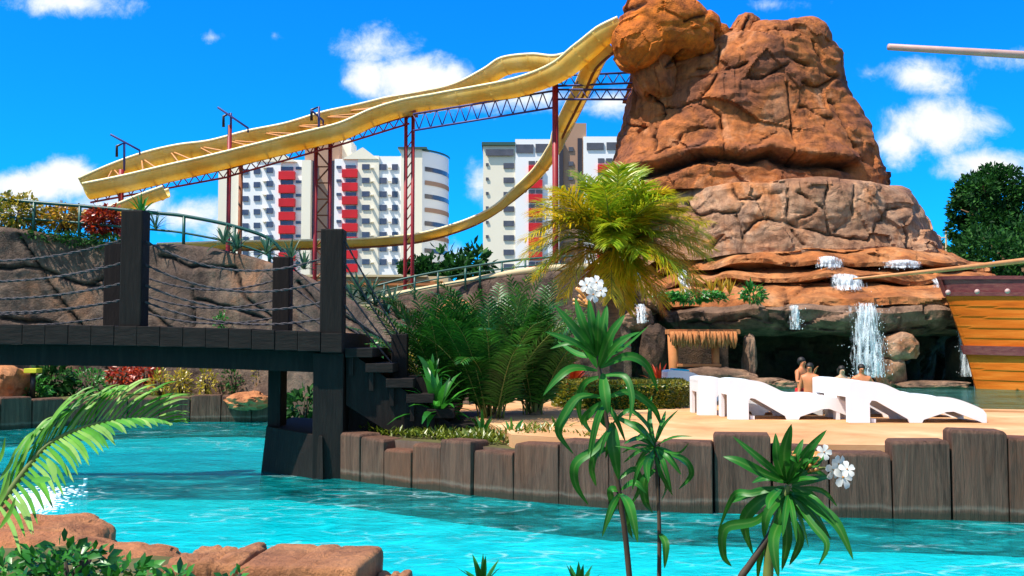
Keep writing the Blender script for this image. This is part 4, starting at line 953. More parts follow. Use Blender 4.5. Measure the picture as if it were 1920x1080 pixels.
def rope(a, c, sag, n=22, r=.015):
    pts = []
    for i in range(n + 1):
        t = i / n; p = Vector(a).lerp(Vector(c), t); p.z -= sag * 4 * t * (1 - t); pts.append(p)
    b = MB()
    # twisted two-strand rope
    s1 = []; s2 = []
    m = n * 6
    for i in range(m + 1):
        t = i / m; p = Vector(a).lerp(Vector(c), t); p.z -= sag * 4 * t * (1 - t); an = t * (Vector(a) - Vector(c)).length * 26
        off = Vector((0, math.cos(an), math.sin(an))) * r * .6; s1.append(p + off); s2.append(p - off)
    b.tube(s1, r * .62, 5); b.tube(s2, r * .62, 5)
    b.build('rope', M['rope'], br, smooth=True)
for (A, C, s) in (('f0', 'f1', .40), ('f1', 'f2', .34), ('r0', 'r1', .36), ('r1', 'r2', .30)):
    for k, dz in enumerate((.32, .64, .92, 1.15)):
        a = posts[A]; c = posts[C]; rope((a[0], a[1], a[2] - dz), (c[0], c[1], c[2] - dz), s * (1 - .12 * k))
for k, dz in enumerate((.15, .45, .75, 1.0)):
    a = posts['f2']; rope((a[0] + .15, a[1], a[2] - dz), (ps.x, 13.9, ps.z - .05 - k * .16), .02, 10)
    a = posts['r2']; rope((a[0] + .13, a[1], a[2] - dz), (ps2.x - .1, 15.5, ps2.z - .05 - k * .14), .04, 10)

# ------------------------------------------------------------------ loungers
def lounger():
    t = thing('sun_lounger', '', 'sun lounger')
    top = [(0, .53), (.12, .55), (.42, .52), (.62, .44), (.85, .33), (1.0, .325), (1.15, .335), (1.35, .325), (1.55, .27), (1.78, .17), (1.84, .10)]
    topc = [Vector((x, 0, z)) for x, z in top]; C = catmull(topc, 5)
    b = MB(); w = .33
    vs = []
    for p in C:
        vs += [(p.x, -w, p.z), (p.x, w, p.z), (p.x, w, p.z - .045), (p.x, -w, p.z - .045)]
    fs = [(0, 1, 2, 3)]
    for i in range(len(C) - 1):
        for j in range(4): fs.append((i * 4 + j, (i + 1) * 4 + j, (i + 1) * 4 + (j + 1) % 4, i * 4 + (j + 1) % 4))
    n = len(C) - 1; fs.append((n * 4 + 3, n * 4 + 2, n * 4 + 1, n * 4))
    b.add(vs, fs); b.build('bed', M['white'], t, local=True)
    low = [(0, .0), (.27, .0), (.27, .26), (.30, .30), (.36, .29), (.78, .05), (.80, 0), (.97, 0), (.99, .04), (1.30, .145), (1.40, .15), (1.74, .02), (1.78, .0), (1.84, .0)]
    def zt(x):
        for i in range(len(C) - 1):
            if C[i].x <= x <= C[i + 1].x: return C[i].z + (C[i + 1].z - C[i].z) * (x - C[i].x) / (C[i + 1].x - C[i].x) - .02
        return C[-1].z - .01
    for y0, y1 in ((-.36, -.325), (.325, .36)):
        b = MB()
        X = sorted(set([l[0] for l in low] + [i * .05 for i in range(37)]))
        def zl(x):
            for i in range(len(low) - 1):
                if low[i][0] <= x <= low[i + 1][0] and low[i + 1][0] > low[i][0]: return low[i][1] + (low[i + 1][1] - low[i][1]) * (x - low[i][0]) / (low[i + 1][0] - low[i][0])
            return 0
        for i in range(len(X) - 1):
            a, c = X[i], X[i + 1]; e = 1e-4
            la, lc = zl(a + e), zl(c - e); ta, tc = zt(a) + .035, zt(c) + .035
            b.add([(a, y0, la), (c, y0, lc), (c, y1, lc), (a, y1, la), (a, y0, ta), (c, y0, tc), (c, y1, tc), (a, y1, ta)], [(0, 3, 2, 1), (4, 5, 6, 7), (0, 1, 5, 4), (2, 3, 7, 6), (3, 0, 4, 7), (1, 2, 6, 5)])
        b.build('side_panel', M['white'], t, local=True)
    for y0, y1 in ((-.324, -.20), (.20, .324)):
        MB().box2((.0, y0, 0), (.05, y1, .50)).build('head_leg', M['white'], t, local=True)
    MB().box2((.0, -.199, .34), (.05, .199, .50)).build('head_bar', M['white'], t, local=True)
    MB().box2((.3, -.324, .0), (.36, .324, .05)).build('cross_bar', M['white'], t, local=True)
    MB().box2((.9, -.324, .02), (.95, .324, .26)).build('cross_bar', M['white'], t, local=True)
    return t
L0 = lounger()
LS = [(1594, 792, .0, 'nearest white plastic lounger of the right pair, its foot nearest the pool'), (1553, 782, .0, 'rear white plastic lounger of the right pair, mostly hidden'),
      (1368, 786, .0, 'nearest white plastic lounger of the left pair, in the middle of the row'), (1310, 778, .0, 'rear white plastic lounger of the left pair, nearest the hedge'),
      (1252, 752, .0, 'farthest white plastic lounger behind the round hedge, with a cyan towel on it')]
for i, (px, py, rz, lb) in enumerate(LS):
    d = (CAMH - DZ) * F / (py - 641); o = L0 if i == 0 else copytree(L0); p = W(px, py, d)
    o.location = (p.x, d + .36, DZ + .002); o.rotation_euler.z = rz; o['label'] = lb; o['group'] = 'white plastic sun loungers on the deck'
lo = o
p = lo.location; b = MB(); b.add([(p.x + .15, p.y - .28, DZ + .565), (p.x + .42, p.y - .25, DZ + .545), (p.x + .40, p.y + .1, DZ + .545), (p.x + .12, p.y + .08, DZ + .57)], [(0, 1, 2, 3)])
v = b.v; b.add([(x, y, z + .03) for x, y, z in v[:4]], [(0, 1, 2, 3)]); b.f += [(0, 1, 5, 4), (1, 2, 6, 5), (2, 3, 7, 6), (3, 0, 4, 7)]
tag(b.build('towel', M['towel']), 'folded cyan towel lying on the farthest lounger', 'towel')

# ------------------------------------------------------------------ ship
sh = thing('pirate_ship', 'orange planked wooden ship hull with maroon rails at the right edge of the pool', 'ship', (14, 24, PZ))
def hullpt(s, v, side):     # s along from bow 0..1, v 0 bottom .. 1 top
    xb = W(1845, 740, 24.3).x * (1 - v) + W(1772, 545, 24.3).x * v + .10 * math.sin(v * math.pi)
    x = xb + s * (24 - xb); brd = (2.45 - .25 * v) * (1 - (1 - min(1, s * 2.3)) ** 2.0) ** .7
    z = -.4 + 0; zt_ = W(1770, 545, 22.3).z - .010 * s * 60 * max(0, 1 - s)
    z = -.4 + (zt_ + .4) * v
    return (x, 24.3 - side * brd, z)
b = MB(); NS, NV = 60, 96
for side in (1, -1):
    vs = []
    for i in range(NS + 1):
        for k in range(NV + 1):
            v = k / NV; pl = (v * 13 + .35 * noise.noise(((i / NS) * 4, v * 2.5, 3)) + .6 * (i / NS)) % 1.0; x, y, z = hullpt((i / NS) ** 1.4, v, side)
            vs.append((x, y - side * .022 * (1 - pl) - side * .0, z))
    fs = []
    for i in range(NS):
        for k in range(NV):
            a = i * (NV + 1) + k; fs.append((a, a + NV + 1, a + NV + 2, a + 1) if side == 1 else (a, a + 1, a + NV + 2, a + NV + 1))
    b.add(vs, fs)
b.build('hull', M['hull'], sh)
def rail(v0, v1, out, name, m, s1=1):
    b = MB()
    for side in (1, -1):
        A = [hullpt((i / 50) ** 1.4 * s1, v0, side) for i in range(51)]; C = [hullpt((i / 50) ** 1.4 * s1, v1, side) for i in range(51)]; vs = []
        for a, c in zip(A, C): vs += [(a[0] - out, a[1] - side * out, a[2]), (a[0], a[1] + side * .12, a[2]), (c[0], c[1] + side * .12, c[2]), (c[0] - out, c[1] - side * out, c[2])]
        fs = [(0, 1, 2, 3), (203, 202, 201, 200)]
        for i in range(50):
            for j in range(4): fs.append((i * 4 + j, (i + 1) * 4 + j, (i + 1) * 4 + (j + 1) % 4, i * 4 + (j + 1) % 4))
        b.add(vs, fs)
    return b.build(name, m, sh)
rail(.99, 1.02, .03, 'rub_rail', M['gunwale']); rail(1.02, 1.11, .0, 'bulwark', M['gunwale']); rail(1.11, 1.135, .025, 'cap_rail', M['gunwale']); rail(.565, .63, .05, 'wale', M['gunwale'])
for px in (1820, 1866, 1915):
    p = W(px, 545, 22.0); MB().ball((p.x, hullpt(.1 + (px - 1820) * .001, 1.06, 1)[1] + .01, p.z + .02), .06, 10, 8).build('port_knob', M['yard'], sh, smooth=True)
MB().tube([W(1600, 523, 19), W(1760, 507, 19.8), W(1925, 488, 20.6), W(2080, 470, 21.5)], [.02, .045, .06, .075], 10).build('bowsprit', M['spar'], sh, smooth=True)
MB().tube([W(1666, 88, 21), W(1920, 103, 21.5), W(2300, 126, 22)], [.07, .085, .11], 10).build('yard', M['yard'], sh, smooth=True)
pm = W(2180, 118, 22.3); MB().tube([(pm.x, 24, 2.0), (pm.x, 24, pm.z + 2)], [.22, .15], 12).build('mast', M['spar'], sh, smooth=True)

# ------------------------------------------------------------------ people
def person(label, loc, face, skin, cloth, cname, arms, H=1.68, hairlen=0, lean=0, group=None):
    t = thing('person', label, 'person', loc, group, rz=face); s = H / 1.7
    J = {}; E = []; Rr = {}
    def add(n, p, r, par=None):
        J[n] = Vector(p) * s; Rr[n] = r * s
        if par: E.append((par, n))
    add('pel', (0, 0, .95), .135); add('wa', (0, -.01 - lean * .1, 1.10), .115, 'pel'); add('ch', (0, -.01 - lean * .2, 1.28), .14, 'wa'); add('sh', (0, -lean * .25, 1.42), .10, 'ch')
    add('nk', (0, -lean * .3, 1.50), .052, 'sh'); add('jaw', (0, -.02 - lean * .3, 1.55), .062, 'nk'); add('hd', (0, -.01 - lean * .3, 1.62), .085, 'jaw'); add('tp', (0, 0 - lean * .3, 1.675), .055, 'hd')
    add('nose', (0, -.108 - lean * .3, 1.605), .012, 'hd')
    for sd, nm in ((-1, 'l'), (1, 'r')):
        add('hip' + nm, (sd * .09, 0, .86), .098, 'pel'); add('kn' + nm, (sd * .11, -.02, .48), .062, 'hip' + nm); add('an' + nm, (sd * .12, .02, .09), .038, 'kn' + nm); add('to' + nm, (sd * .13, -.14, .03), .028, 'an' + nm)
        add('s' + nm, (sd * .17, -lean * .25, 1.40), .062, 'sh')
        e, w = arms[nm]; add('e' + nm, e, .042, 's' + nm); add('w' + nm, w, .027, 'e' + nm)
        d = (Vector(w) - Vector(e)).normalized(); add('p' + nm, Vector(w) + d * .06, .034, 'w' + nm)
        a = d.cross(Vector((0, 1, .2))).normalized()
        for k in range(4): 
            b0 = Vector(w) + d * .10 + a * (k - 1.5) * .021; add('f%d%s' % (k, nm), b0, .0095, 'p' + nm); add('g%d%s' % (k, nm), b0 + d * (.06 + .012 * (1 - abs(k - 1.5))) + Vector((0, -.015, 0)), .008, 'f%d%s' % (k, nm))
        add('th' + nm, Vector(w) + d * .05 + a * .05 * sd, .010, 'p' + nm); add('ti' + nm, Vector(w) + d * .09 + a * .06 * sd, .008, 'th' + nm)
    names = list(J); ix = {n: i for i, n in enumerate(names)}
    me = bpy.data.meshes.new('tmp'); me.from_pydata([J[n] for n in names], [(ix[a], ix[c]) for a, c in E], [])
    ob = bpy.data.objects.new('tmp', me); S.collection.objects.link(ob); md = ob.modifiers.new('s', 'SKIN')
    for i, n in enumerate(names):
        sv = me.skin_vertices[0].data[i]; sv.radius = (Rr[n] * (1.25 if n in ('ch', 'wa', 'sh') else 1), Rr[n] * (.85 if n in ('ch', 'wa') else 1)); sv.use_root = (n == 'pel')
    md.use_smooth_shade = True; sb = ob.modifiers.new('b', 'SUBSURF'); sb.levels = 2; sb.render_levels = 2
    dg = bpy.context.evaluated_depsgraph_get(); m2 = bpy.data.meshes.new_from_object(ob.evaluated_get(dg)); bpy.data.objects.remove(ob)
    m2.name = 'body'; m2.materials.clear(); m2.materials.append(skin); m2.polygons.foreach_set('use_smooth', [True] * len(m2.polygons))
    body = bpy.data.objects.new('body', m2); S.collection.objects.link(body); body.parent = t
    hc = J['hd'] + Vector((0, .02, .025)) * s
    b = MB(); b.ball(hc, .098 * s, 16, 12, (.9, 1.0, 1.0)); b.v = [(x, y if z > hc.z - .02 else max(y, hc.y + .0), z) for x, y, z in b.v]
    if hairlen: b.tube([hc + Vector((0, .06, 0)), hc + Vector((0, .08, -hairlen * .5)), hc + Vector((0, .07, -hairlen))], [.08, .075, .03], 10)
    b.build('hair', M['hair'], t, smooth=True, local=True)
    for sd in (-1, 1): MB().ball(J['hd'] + Vector((sd * .03, -.082, .0)) * s, .010 * s, 8, 6).build('eye', M['hair'], t, smooth=True, local=True)
    MB().ball(J['jaw'] + Vector((0, -.058, .01)) * s, .016 * s, 8, 6, (1.4, .5, .4)).build('mouth', M['redcloth'], t, smooth=True, local=True)
    b = MB(); P = J['pel']
    b.tube([P + Vector((0, 0, .07)) * s, P + Vector((0, 0, -.02)) * s, P + Vector((0, 0, -.10)) * s], [.158 * s, .168 * s, .165 * s], 16)
    if cname == 'shorts':
        for sd in (-1, 1): b.tube([P + Vector((sd * .085, 0, -.06)) * s, P + Vector((sd * .10, -.01, -.30)) * s], [.115 * s, .108 * s], 14)
    b.build(cname, cloth, t, smooth=True, local=True)
    if hairlen:
        b = MB(); C = J['ch'] + Vector((0, -.01, .02)) * s; b.tube([C + Vector((0, 0, .05)) * s, C, C + Vector((0, 0, -.06)) * s], [.172 * s, .182 * s, .168 * s], 16)
        for sd in (-1, 1): b.ball(C + Vector((sd * .07, -.13, 0)) * s, .065 * s, 10, 8)
        b.build('bikini_top', cloth, t, smooth=True, local=True)
    return t
down = {'l': ((-.24, .0, 1.14), (-.27, -.08, .92)), 'r': ((.24, .0, 1.14), (.27, -.08, .92))}
hips = {'l': ((-.33, .03, 1.17), (-.19, -.10, 1.02)), 'r': ((.33, .03, 1.17), (.19, -.10, 1.02))}
up = {'l': ((-.26, -.05, 1.16), (-.20, -.26, 1.22)), 'r': ((.30, -.06, 1.22), (.22, -.20, 1.40))}
grp = 'bathers in the pool by the cave'
def pz(px, hy, d, H): p = W(px, hy, d); return (p.x, p.y, p.z - H * 1.02)
person('standing bather in red shorts on the left of the close pair, back partly turned', pz(1503, 668, 22.6, 1.68), .7, M['skin1'], M['redcloth'], 'shorts', up, 1.66, group=grp)
person('tanned bather close behind the one in red shorts, arms at the sides', pz(1518, 677, 22.1, 1.62), -.5, M['skin1'], M['browncloth'], 'shorts', down, 1.58, group=grp)
person('pale long haired bather in dark top wading between the pair and the shirtless man', pz(1578, 684, 23.2, 1.62), .1, M['skin2'], M['browncloth'], 'bikini_bottom', down, 1.6, .14, group=grp)
person('shirtless tanned bather wading just left of the waterfall foot, hands on hips', pz(1615, 681, 23.4, 1.72), -.1, M['skin1'], M['navycloth'], 'shorts', hips, 1.7, group=grp)
# floating rings
q0 = W(1640, 722, 23); 

# ------------------------------------------------------------------ plants
def rng(s): return random.Random(s)
def frond(mb, rach, base, direc, length, droop, q, nl=26, ll=.45, lw=.03, hang=.5, r0=.012):
    d = Vector(direc).normalized(); p = Vector(base); pts = [p.copy()]; st = length / 12
    dd = d.copy()
    for i in range(12):
        dd = (dd + Vector((0, 0, -droop * (i + 1) / 12 * .5))).normalized(); p = p + dd * st; pts.append(p.copy())
    C = catmull(pts, 3); rach.tube(C[::2], [r0 * (1 - .8 * i / len(C[::2])) for i in range(len(C[::2]))], 5)
    n = len(C)
    for k in range(nl):
        t = .12 + .88 * k / nl; i = min(n - 2, int(t * (n - 1))); a = C[i]; tg = (C[i + 1] - C[i]).normalized()
        sd = tg.cross(Vector((0, 0, 1)));
        if sd.length < .1: sd = Vector((1, 0, 0))
        sd.normalize(); upv = sd.cross(tg)
        l = ll * math.sin(math.pi * min(.98, (.18 + .8 * t))) ** .6 * q.uniform(.85, 1.1)
        for s in (-1, 1):
            dr = (sd * s * .85 + tg * (.45 + .5 * t) + upv * .25 + Vector((q.uniform(-.1, .1), q.uniform(-.1, .1), q.uniform(-.1, .1)))).normalized()
            P = [a]; cur = dr
            for j in range(3): cur = (cur + Vector((0, 0, -hang * (j + 1) / 3))).normalized(); P.append(P[-1] + cur * l / 3)
            mb.leaf(P, lw, side=upv, fold=.15, taper=.08, basew=.6)
def palm(name, label, base, trunkh, nf, length, q, leafm, ll=.45, lw=.03, droop=.5, hang=.5, tr=.09, el=(20, 80), az=None, nl=26, cat='palm', mats=None, group=None, clump=0, trunkm='bark'):
    t = thing(name, label, cat, base, group); base = Vector(base)
    if trunkh > 0:
        b = MB(); P = [base + Vector((.03 * math.sin(i), .02 * i, trunkh * i / 10)) for i in range(11)]
        b.tube(P, [tr * (1.15 - .35 * i / 10) * (1.06 if i % 2 else 1) for i in range(11)], 12); b.build('trunk', M[trunkm], t, smooth=True); top = P[-1]
    else: top = base
    for i in range(nf):
        f = MB(); rr = MB()
        a = (az[0] + (az[1] - az[0]) * q.random()) if az else 2 * math.pi * (i / nf) + q.uniform(-.2, .2)
        e = R(q.uniform(*el)); off = Vector((math.cos(a), math.sin(a), 0)) * clump * q.random()
        frond(f, rr, top + off, (math.cos(a) * math.cos(e), math.sin(a) * math.cos(e), math.sin(e)), length * q.uniform(.8, 1.1), droop * q.uniform(.7, 1.3), q, nl, ll, lw, hang)
        mm = mats[q.randrange(len(mats))] if mats else leafm
        fo = f.build('frond', M[mm], t, smooth=True); rr.build('frond_stalk', M['gstem'], fo, smooth=True)
    return t
# yellow palm in the centre
yp = thing('yellow_palm', 'bushy yellow and orange coconut palm in the middle in front of the mountain', 'palm', tuple(W(1142, 790, 17.2)[:2]) + (DZ,))
q = rng(21); top = W(1150, 470, 17.5); D0 = 17.5
b = MB(); P = [Vector((top.x + .05 * math.sin(i * .5), D0, DZ + (top.z - DZ) * i / 12)) for i in range(13)]; b.tube(P, [.13 - .05 * i / 12 + (.008 if i % 2 else 0) for i in range(13)], 12); b.build('trunk', M['bark'], yp, smooth=True)
tips = []
for k in range(46):
    an = R(-28 + 236 * (k + q.uniform(-.4, .4)) / 46); rx = q.uniform(.78, 1.08) * 180; ry = q.uniform(.75, 1.05) * 152
    tx, ty = 1150 + rx * math.cos(an), 470 - ry * math.sin(an) * (1 if math.sin(an) > 0 else 1.1)
    tips.append((tx, ty, 'orangepalm' if (tx > 1215 and ty > 425 and q.random() < .5) else ('greenpalm' if abs(tx - 1140) < 80 or q.random() < .25 else 'yellowpalm')))
for k in range(14): tips.append((q.uniform(1030, 1290), q.uniform(520, 585), 'orangepalm' if k % 7 == 0 else 'yellowpalm'))
for k in range(16): tips.append((q.uniform(1070, 1240), q.uniform(390, 520), ('greenpalm', 'greenpalm', 'yellowpalm')[k % 3]))
for i, (tx, ty, mm) in enumerate(tips):
    dz = q.uniform(-1.1, 1.1); tip = W(tx, ty, D0 + dz); base = top + Vector((q.uniform(-.06, .06), q.uniform(-.06, .06), q.uniform(-.25, .1)))
    mid = base.lerp(tip, .5) + Vector((0, 0, (.22 if ty > 420 else .08) + .12 * abs(tip.x - base.x))); P = catmull([base, base.lerp(mid, .55) + Vector((0, 0, .12)), mid, mid.lerp(tip, .55) + Vector((0, 0, .06)), tip], 8)
    f = MB(); rr = MB(); rr.tube(P[::2], [.016 * (1 - .85 * k / len(P[::2])) for k in range(len(P[::2]))], 5)
    n = len(P); NL = 56
    for k in range(NL):
        t = .14 + .86 * k / NL; j = min(n - 2, int(t * (n - 1))); a = P[j].lerp(P[j + 1], t * (n - 1) - j if j < n - 2 else 0); tg = (P[j + 1] - P[j]).normalized()
        sd = tg.cross(Vector((0, 0, 1)));
        if sd.length < .15: sd = Vector((1, 0, 0))
        sd.normalize(); upv = sd.cross(tg); l = .56 * math.sin(math.pi * min(.97, .2 + .75 * t)) ** .6
        for s in (-1, 1):
            cur = (sd * s * .7 + tg * .75 + upv * .15 + Vector([q.uniform(-.22, .22) for _ in range(3)])).normalized(); PP = [a]
            for jj in range(3): cur = (cur + Vector((0, 0, -.17 * (jj + 1) / 2))).normalized(); PP.append(PP[-1] + cur * l * q.uniform(.8, 1.15) / 3)
            f.leaf(PP, .024, side=upv, fold=.15, taper=.08, basew=.6)
    fo = f.build('frond', M[mm], yp, smooth=True); rr.build('frond_stalk', M['gstem'], fo, smooth=True)
# dark cycad palms behind the log wall
q = rng(31)
for (px, d, n, ln, lb) in ((835, 14.6, 40, 1.95, 'left dark green feathery cycad clump beside the bridge stairs'), (925, 14.2, 42, 2.0, 'middle dark green feathery cycad clump behind the log wall'), (1005, 14.9, 34, 1.95, 'right dark green feathery cycad clump beside the white flowers')):
    p = W(px, 700, d)
    palm('cycad', lb, (p.x, d, GZ), .15, n, ln, q, 'cycad', ll=.36, lw=.022, droop=.42, hang=.30, tr=.12, el=(60, 89), nl=58, cat='cycad', group='dark cycads behind the log wall', clump=.22)
# rosettes / spiky plants
def rosette(name, label, base, n, ln, w, q, m, cat='plant', group=None, el=(10, 85), droop=.4, stem=0, parent=None):
    t = parent or thing(name, label, cat, tuple(base), group); b = MB(); base = Vector(base)
    if stem:
        s = MB(); s.tube([base, base + Vector((.01, 0, stem))], [.02, .015], 7); s.build('stem', M['stem'], t, smooth=True); base = base + Vector((0, 0, stem))
    for i in range(n):
        a = 2.4 * i + q.uniform(-.3, .3); e = R(el[0] + (el[1] - el[0]) * (i / n) + q.uniform(-6, 6)); cur = Vector((math.cos(a) * math.cos(e), math.sin(a) * math.cos(e), math.sin(e))); P = [base.copy()]
        l = ln * q.uniform(.75, 1.1)
        for j in range(5): cur = (cur + Vector((0, 0, -droop * (j + 1) / 5 * .6))).normalized(); P.append(P[-1] + cur * l / 5)
        b.leaf(P, w * q.uniform(.8, 1.15), side=Vector((0, 0, 1)) if e < 1.2 else None, fold=.3, taper=.05, basew=.5)
    b.build('leaves', M[m], t, smooth=True); return t
def bush(name, label, c, half, n, size, q, m, cat='shrub', group=None, shell_=.35, stems=5, dens=1, gz=None, kind=None):
    t = thing(name, label, cat, (c[0], c[1], c[2] - half[2]), group); b = MB(); c = Vector(c)
    for i in range(n):
        while True:
            p = Vector([q.uniform(-1, 1) for _ in range(3)])
            if shell_ < p.length < 1: break
        nz = 1 + .35 * noise.noise(p * 2.3 + c)
        if noise.noise(p * 3.1 + c * 1.3) < -.28: continue
        p = Vector((p.x * half[0], p.y * half[1], p.z * half[2])) * nz; a = c + p
        dr = (p.normalized() + Vector([q.uniform(-.9, .9) for _ in range(3)]) + Vector((0, 0, .2))).normalized(); l = size * q.uniform(.7, 1.3)
        b.leaf([a, a + dr * l * .5, a + dr * l + Vector((0, 0, -l * .18))], l * .42, side=Vector((q.uniform(-1, 1), q.uniform(-1, 0), q.uniform(.2, 1))), fold=.15, taper=.1, basew=.3)
    b.build('foliage', M[m], t, smooth=True)
    if stems:
        s = MB()
        for i in range(stems):
            e = c + Vector((q.uniform(-.6, .6) * half[0], q.uniform(-.6, .6) * half[1], q.uniform(.1, .6) * half[2])); s.tube([(c.x + q.uniform(-.2, .2) * half[0], c.y, c.z - half[2] * 1.05), (c + e) / 2 - Vector((0, 0, half[2] * .3)), e], [.02 * (1 + half[0]), .014 * (1 + half[0]), .006], 6)
        s.build('stem', M['stem'], t, smooth=True)
    return t
q = rng(41)
def at(px, py, d): return W(px, py, d)
# tree line and bushes on wall top
for (px, py, d, hx, hz, n, sz, m, lb) in [(30, 400, 25.2, .65, .50, 900, .12, 'croton_y', 'rounded yellow green shrub at the far left on the rock wall'), (120, 408, 25.3, .62, .34, 800, .11, 'croton_o', 'orange yellow croton bush between the rounded shrub and the red one'),
                                          (195, 416, 25.2, .48, .40, 800, .12, 'croton_r', 'red orange croton bush beside the tall front post')]:
    bush('croton_bush', lb, at(px, py, d), (hx, .5, hz), int(n * 1.9), sz * 1.15, q, m, group='colourful shrubs on top of the rock wall')
for px, lb in ((10, 'dark trailing plant below the rounded yellow shrub at the far left'), (75, 'dark trailing plant over the top of the long slanted wall crack'), (140, 'dark trailing plant below the orange croton bush'), (200, 'dark trailing plant below the red croton bush')): bush('trailing_plant', lb, at(px, 438 + px * .07, 24.9), (.50, .35, .16), 450, .10, q, 'leafdark', cat='plant', group='trailing plants over the wall edge', stems=0)
rosette('spiky_plant', 'spiky green yucca showing right behind the tall front post', at(265, 404, 24.9), 26, .62, .06, q, 'leaf', 'yucca', el=(5, 88))
rosette('spiky_plant', 'pale yucca rosette low on the right of the tall front post', at(292, 430, 24.7), 22, .5, .035, q, 'aloe', 'yucca')
for (px, py, lb) in ((420, 458, 'green aloe in front of the twin red masts'), (445, 468, 'green aloe on the wall top below the low slide'), (500, 476, 'blue green aloe at the end of the left railing'), (545, 488, 'large blue green aloe behind the rear bridge post'), (570, 505, 'blue green aloe right of the rear bridge post')):
    rosette('aloe', lb, at(px, py, 24), 20, .55, .06, q, 'aloe', 'aloe', 'aloes on the rock wall', el=(0, 85))
for i, (px, py) in enumerate([(660, 560), (682, 566), (704, 575), (726, 590), (748, 600), (768, 612), (672, 545), (696, 552), (735, 572)]):
    rosette('aloe', ('topmost silvery aloe of the sloping row, touching the big right post', 'second silvery aloe down the sloping row from the big right post', 'third silvery aloe down the sloping row from the big right post', 'fourth silvery aloe down the sloping row from the big right post', 'fifth silvery aloe down the sloping row from the big right post', 'lowest silvery aloe of the sloping row, next to the cycads',
                     'silvery aloe just above the topmost one of the sloping row', 'silvery aloe at the left end of the straight stone ramp', 'silvery aloe against the face of the straight stone ramp')[i], at(px, py, 23.0 - i * .05), 18, .5, .07, q, 'aloe', 'aloe', 'aloes in the sloping row', el=(0, 80))
bush('ivy', 'small green climbing plant on the rock wall above the bridge deck', at(415, 604, 23.5), (.16, .12, .26), 180, .08, q, 'leaf', cat='plant')
# under bridge planting
for (px, py, d, hx, hz, n, sz, m, lb) in [(55, 735, 22.4, .50, .30, 500, .14, 'leaf', 'bright green leafy plant beside the yellow garden lamp'), (100, 712, 23, .45, .35, 400, .22, 'leafdark', 'big leaved dark plant right of the yellow garden lamp'), (165, 715, 23.2, .5, .28, 500, .1, 'leaf', 'fine leaved green shrub above the foreground frond'),
                                          (230, 705, 23.5, .4, .25, 400, .12, 'croton_r', 'dark red croton below the bridge left'), (275, 700, 23.6, .32, .25, 350, .12, 'croton_r', 'dark red croton below the bridge right'), (300, 722, 23.2, .22, .38, 300, .10, 'croton_y', 'slim yellow green croton, left of three below the bridge'),
                                          (340, 718, 23.3, .22, .32, 300, .10, 'croton_y', 'round yellow green croton, middle of three below the bridge'), (388, 720, 23.3, .18, .42, 300, .09, 'croton_y', 'tall yellow croton, right of three below the bridge'), (340, 748, 22.9, .8, .08, 400, .08, 'leafdark', 'low dark green ground plants along the log edging'),
                                          (440, 715, 23.5, .35, .3, 260, .1, 'leafdark', 'dim green bush below the bridge near the orange boulder'), (487, 712, 23.4, .2, .32, 260, .08, 'croton_y', 'speckled croton just left of the pier'), (568, 770, 17.5, .28, .38, 260, .2, 'leafdark', 'dark large leaved plant seen through the bridge pier'),
                                          (685, 656, 18.5, .42, .16, 500, .10, 'leaf', 'bright green groundcover at the top of the stairs'), (720, 668, 18, .28, .16, 300, .10, 'leaf', 'bright green groundcover beside the stair post'), (775, 680, 17.8, .16, .42, 320, .10, 'croton_y', 'narrow yellow croton right of the stair post')]:
    bush('garden_plant', lb, at(px, py, d), (hx, .35, hz), n, sz, q, m, cat='plant', group='garden plants behind the bridge')
lp = thing('garden_lamp', 'small garden lamp with a bright yellow rectangular shade under the bridge', 'lamp', tuple(W(62, 760, 22)))
p = W(62, 695, 22); MB().box(p, (.28, .28, .10)).build('lamp_shade', M['lamp_y'], lp, bevel=.01); MB().tube([(p.x, 22, p.z - .05), (p.x, 22, GZ)], .06, 8).build('post', M['black'], lp, smooth=True)
for (px, py, d, h, lb) in [(10, 722, 22, (.45, .5, .45), 'orange boulder stack at the far left bank'), (25, 765, 21.5, (.35, .4, .22), 'orange boulder at the waterline far left'), (468, 752, 22.6, (.48, .5, .20), 'flat orange boulder on the log edging left of the pier'), (850, 610, 19, (.4, .5, .5), 'orange rock behind the cycads')]:
    o = blob('boulder', W(px, py, d), h, M['bankrock'], None, sub=4, amp=.3, flat=.4, seed=px * .13); tag(o, lb, 'boulder')
# island planting behind the log wall
rosette('dracaena', 'bright green broad leaved dracaena behind the left part of the log wall', (W(822, 780, 13.6).x, 13.4, GZ), 34, .72, .10, q, 'leaf', 'dracaena', el=(5, 88), droop=.5, stem=.25)
rosette('dracaena', 'smaller dracaena crown above the broad leaved one', (W(812, 700, 14.0).x, 13.9, GZ + .55), 20, .42, .08, q, 'leaf', 'dracaena', el=(5, 88), droop=.5, stem=.15)
for i in range(1100): pass
b = MB(); q = rng(51)
for i in range(3600):
    px = q.uniform(650, 1120); d = q.uniform(.45, 1.7); A = atp(px); x = A.x + d * .25; y = A.y + d
    if y > 14.4: continue
    h = .06 + .12 * max(0, noise.noise((x * 2, y * 2, 0)) + .3); a = q.uniform(0, 6.28); s = Vector((math.cos(a), math.sin(a), q.uniform(.3, 1.5))).normalized(); p = Vector((x, y, GZ + q.uniform(0, h)))
    b.leaf([p, p + s * .05, p + s * .10], .032, side=Vector((0, 0, 1)), taper=.1)
tag(b.build('ground_cover', M['cover']), kind='stuff', label='yellow green ground cover spilling over the log wall', cat='ground cover')
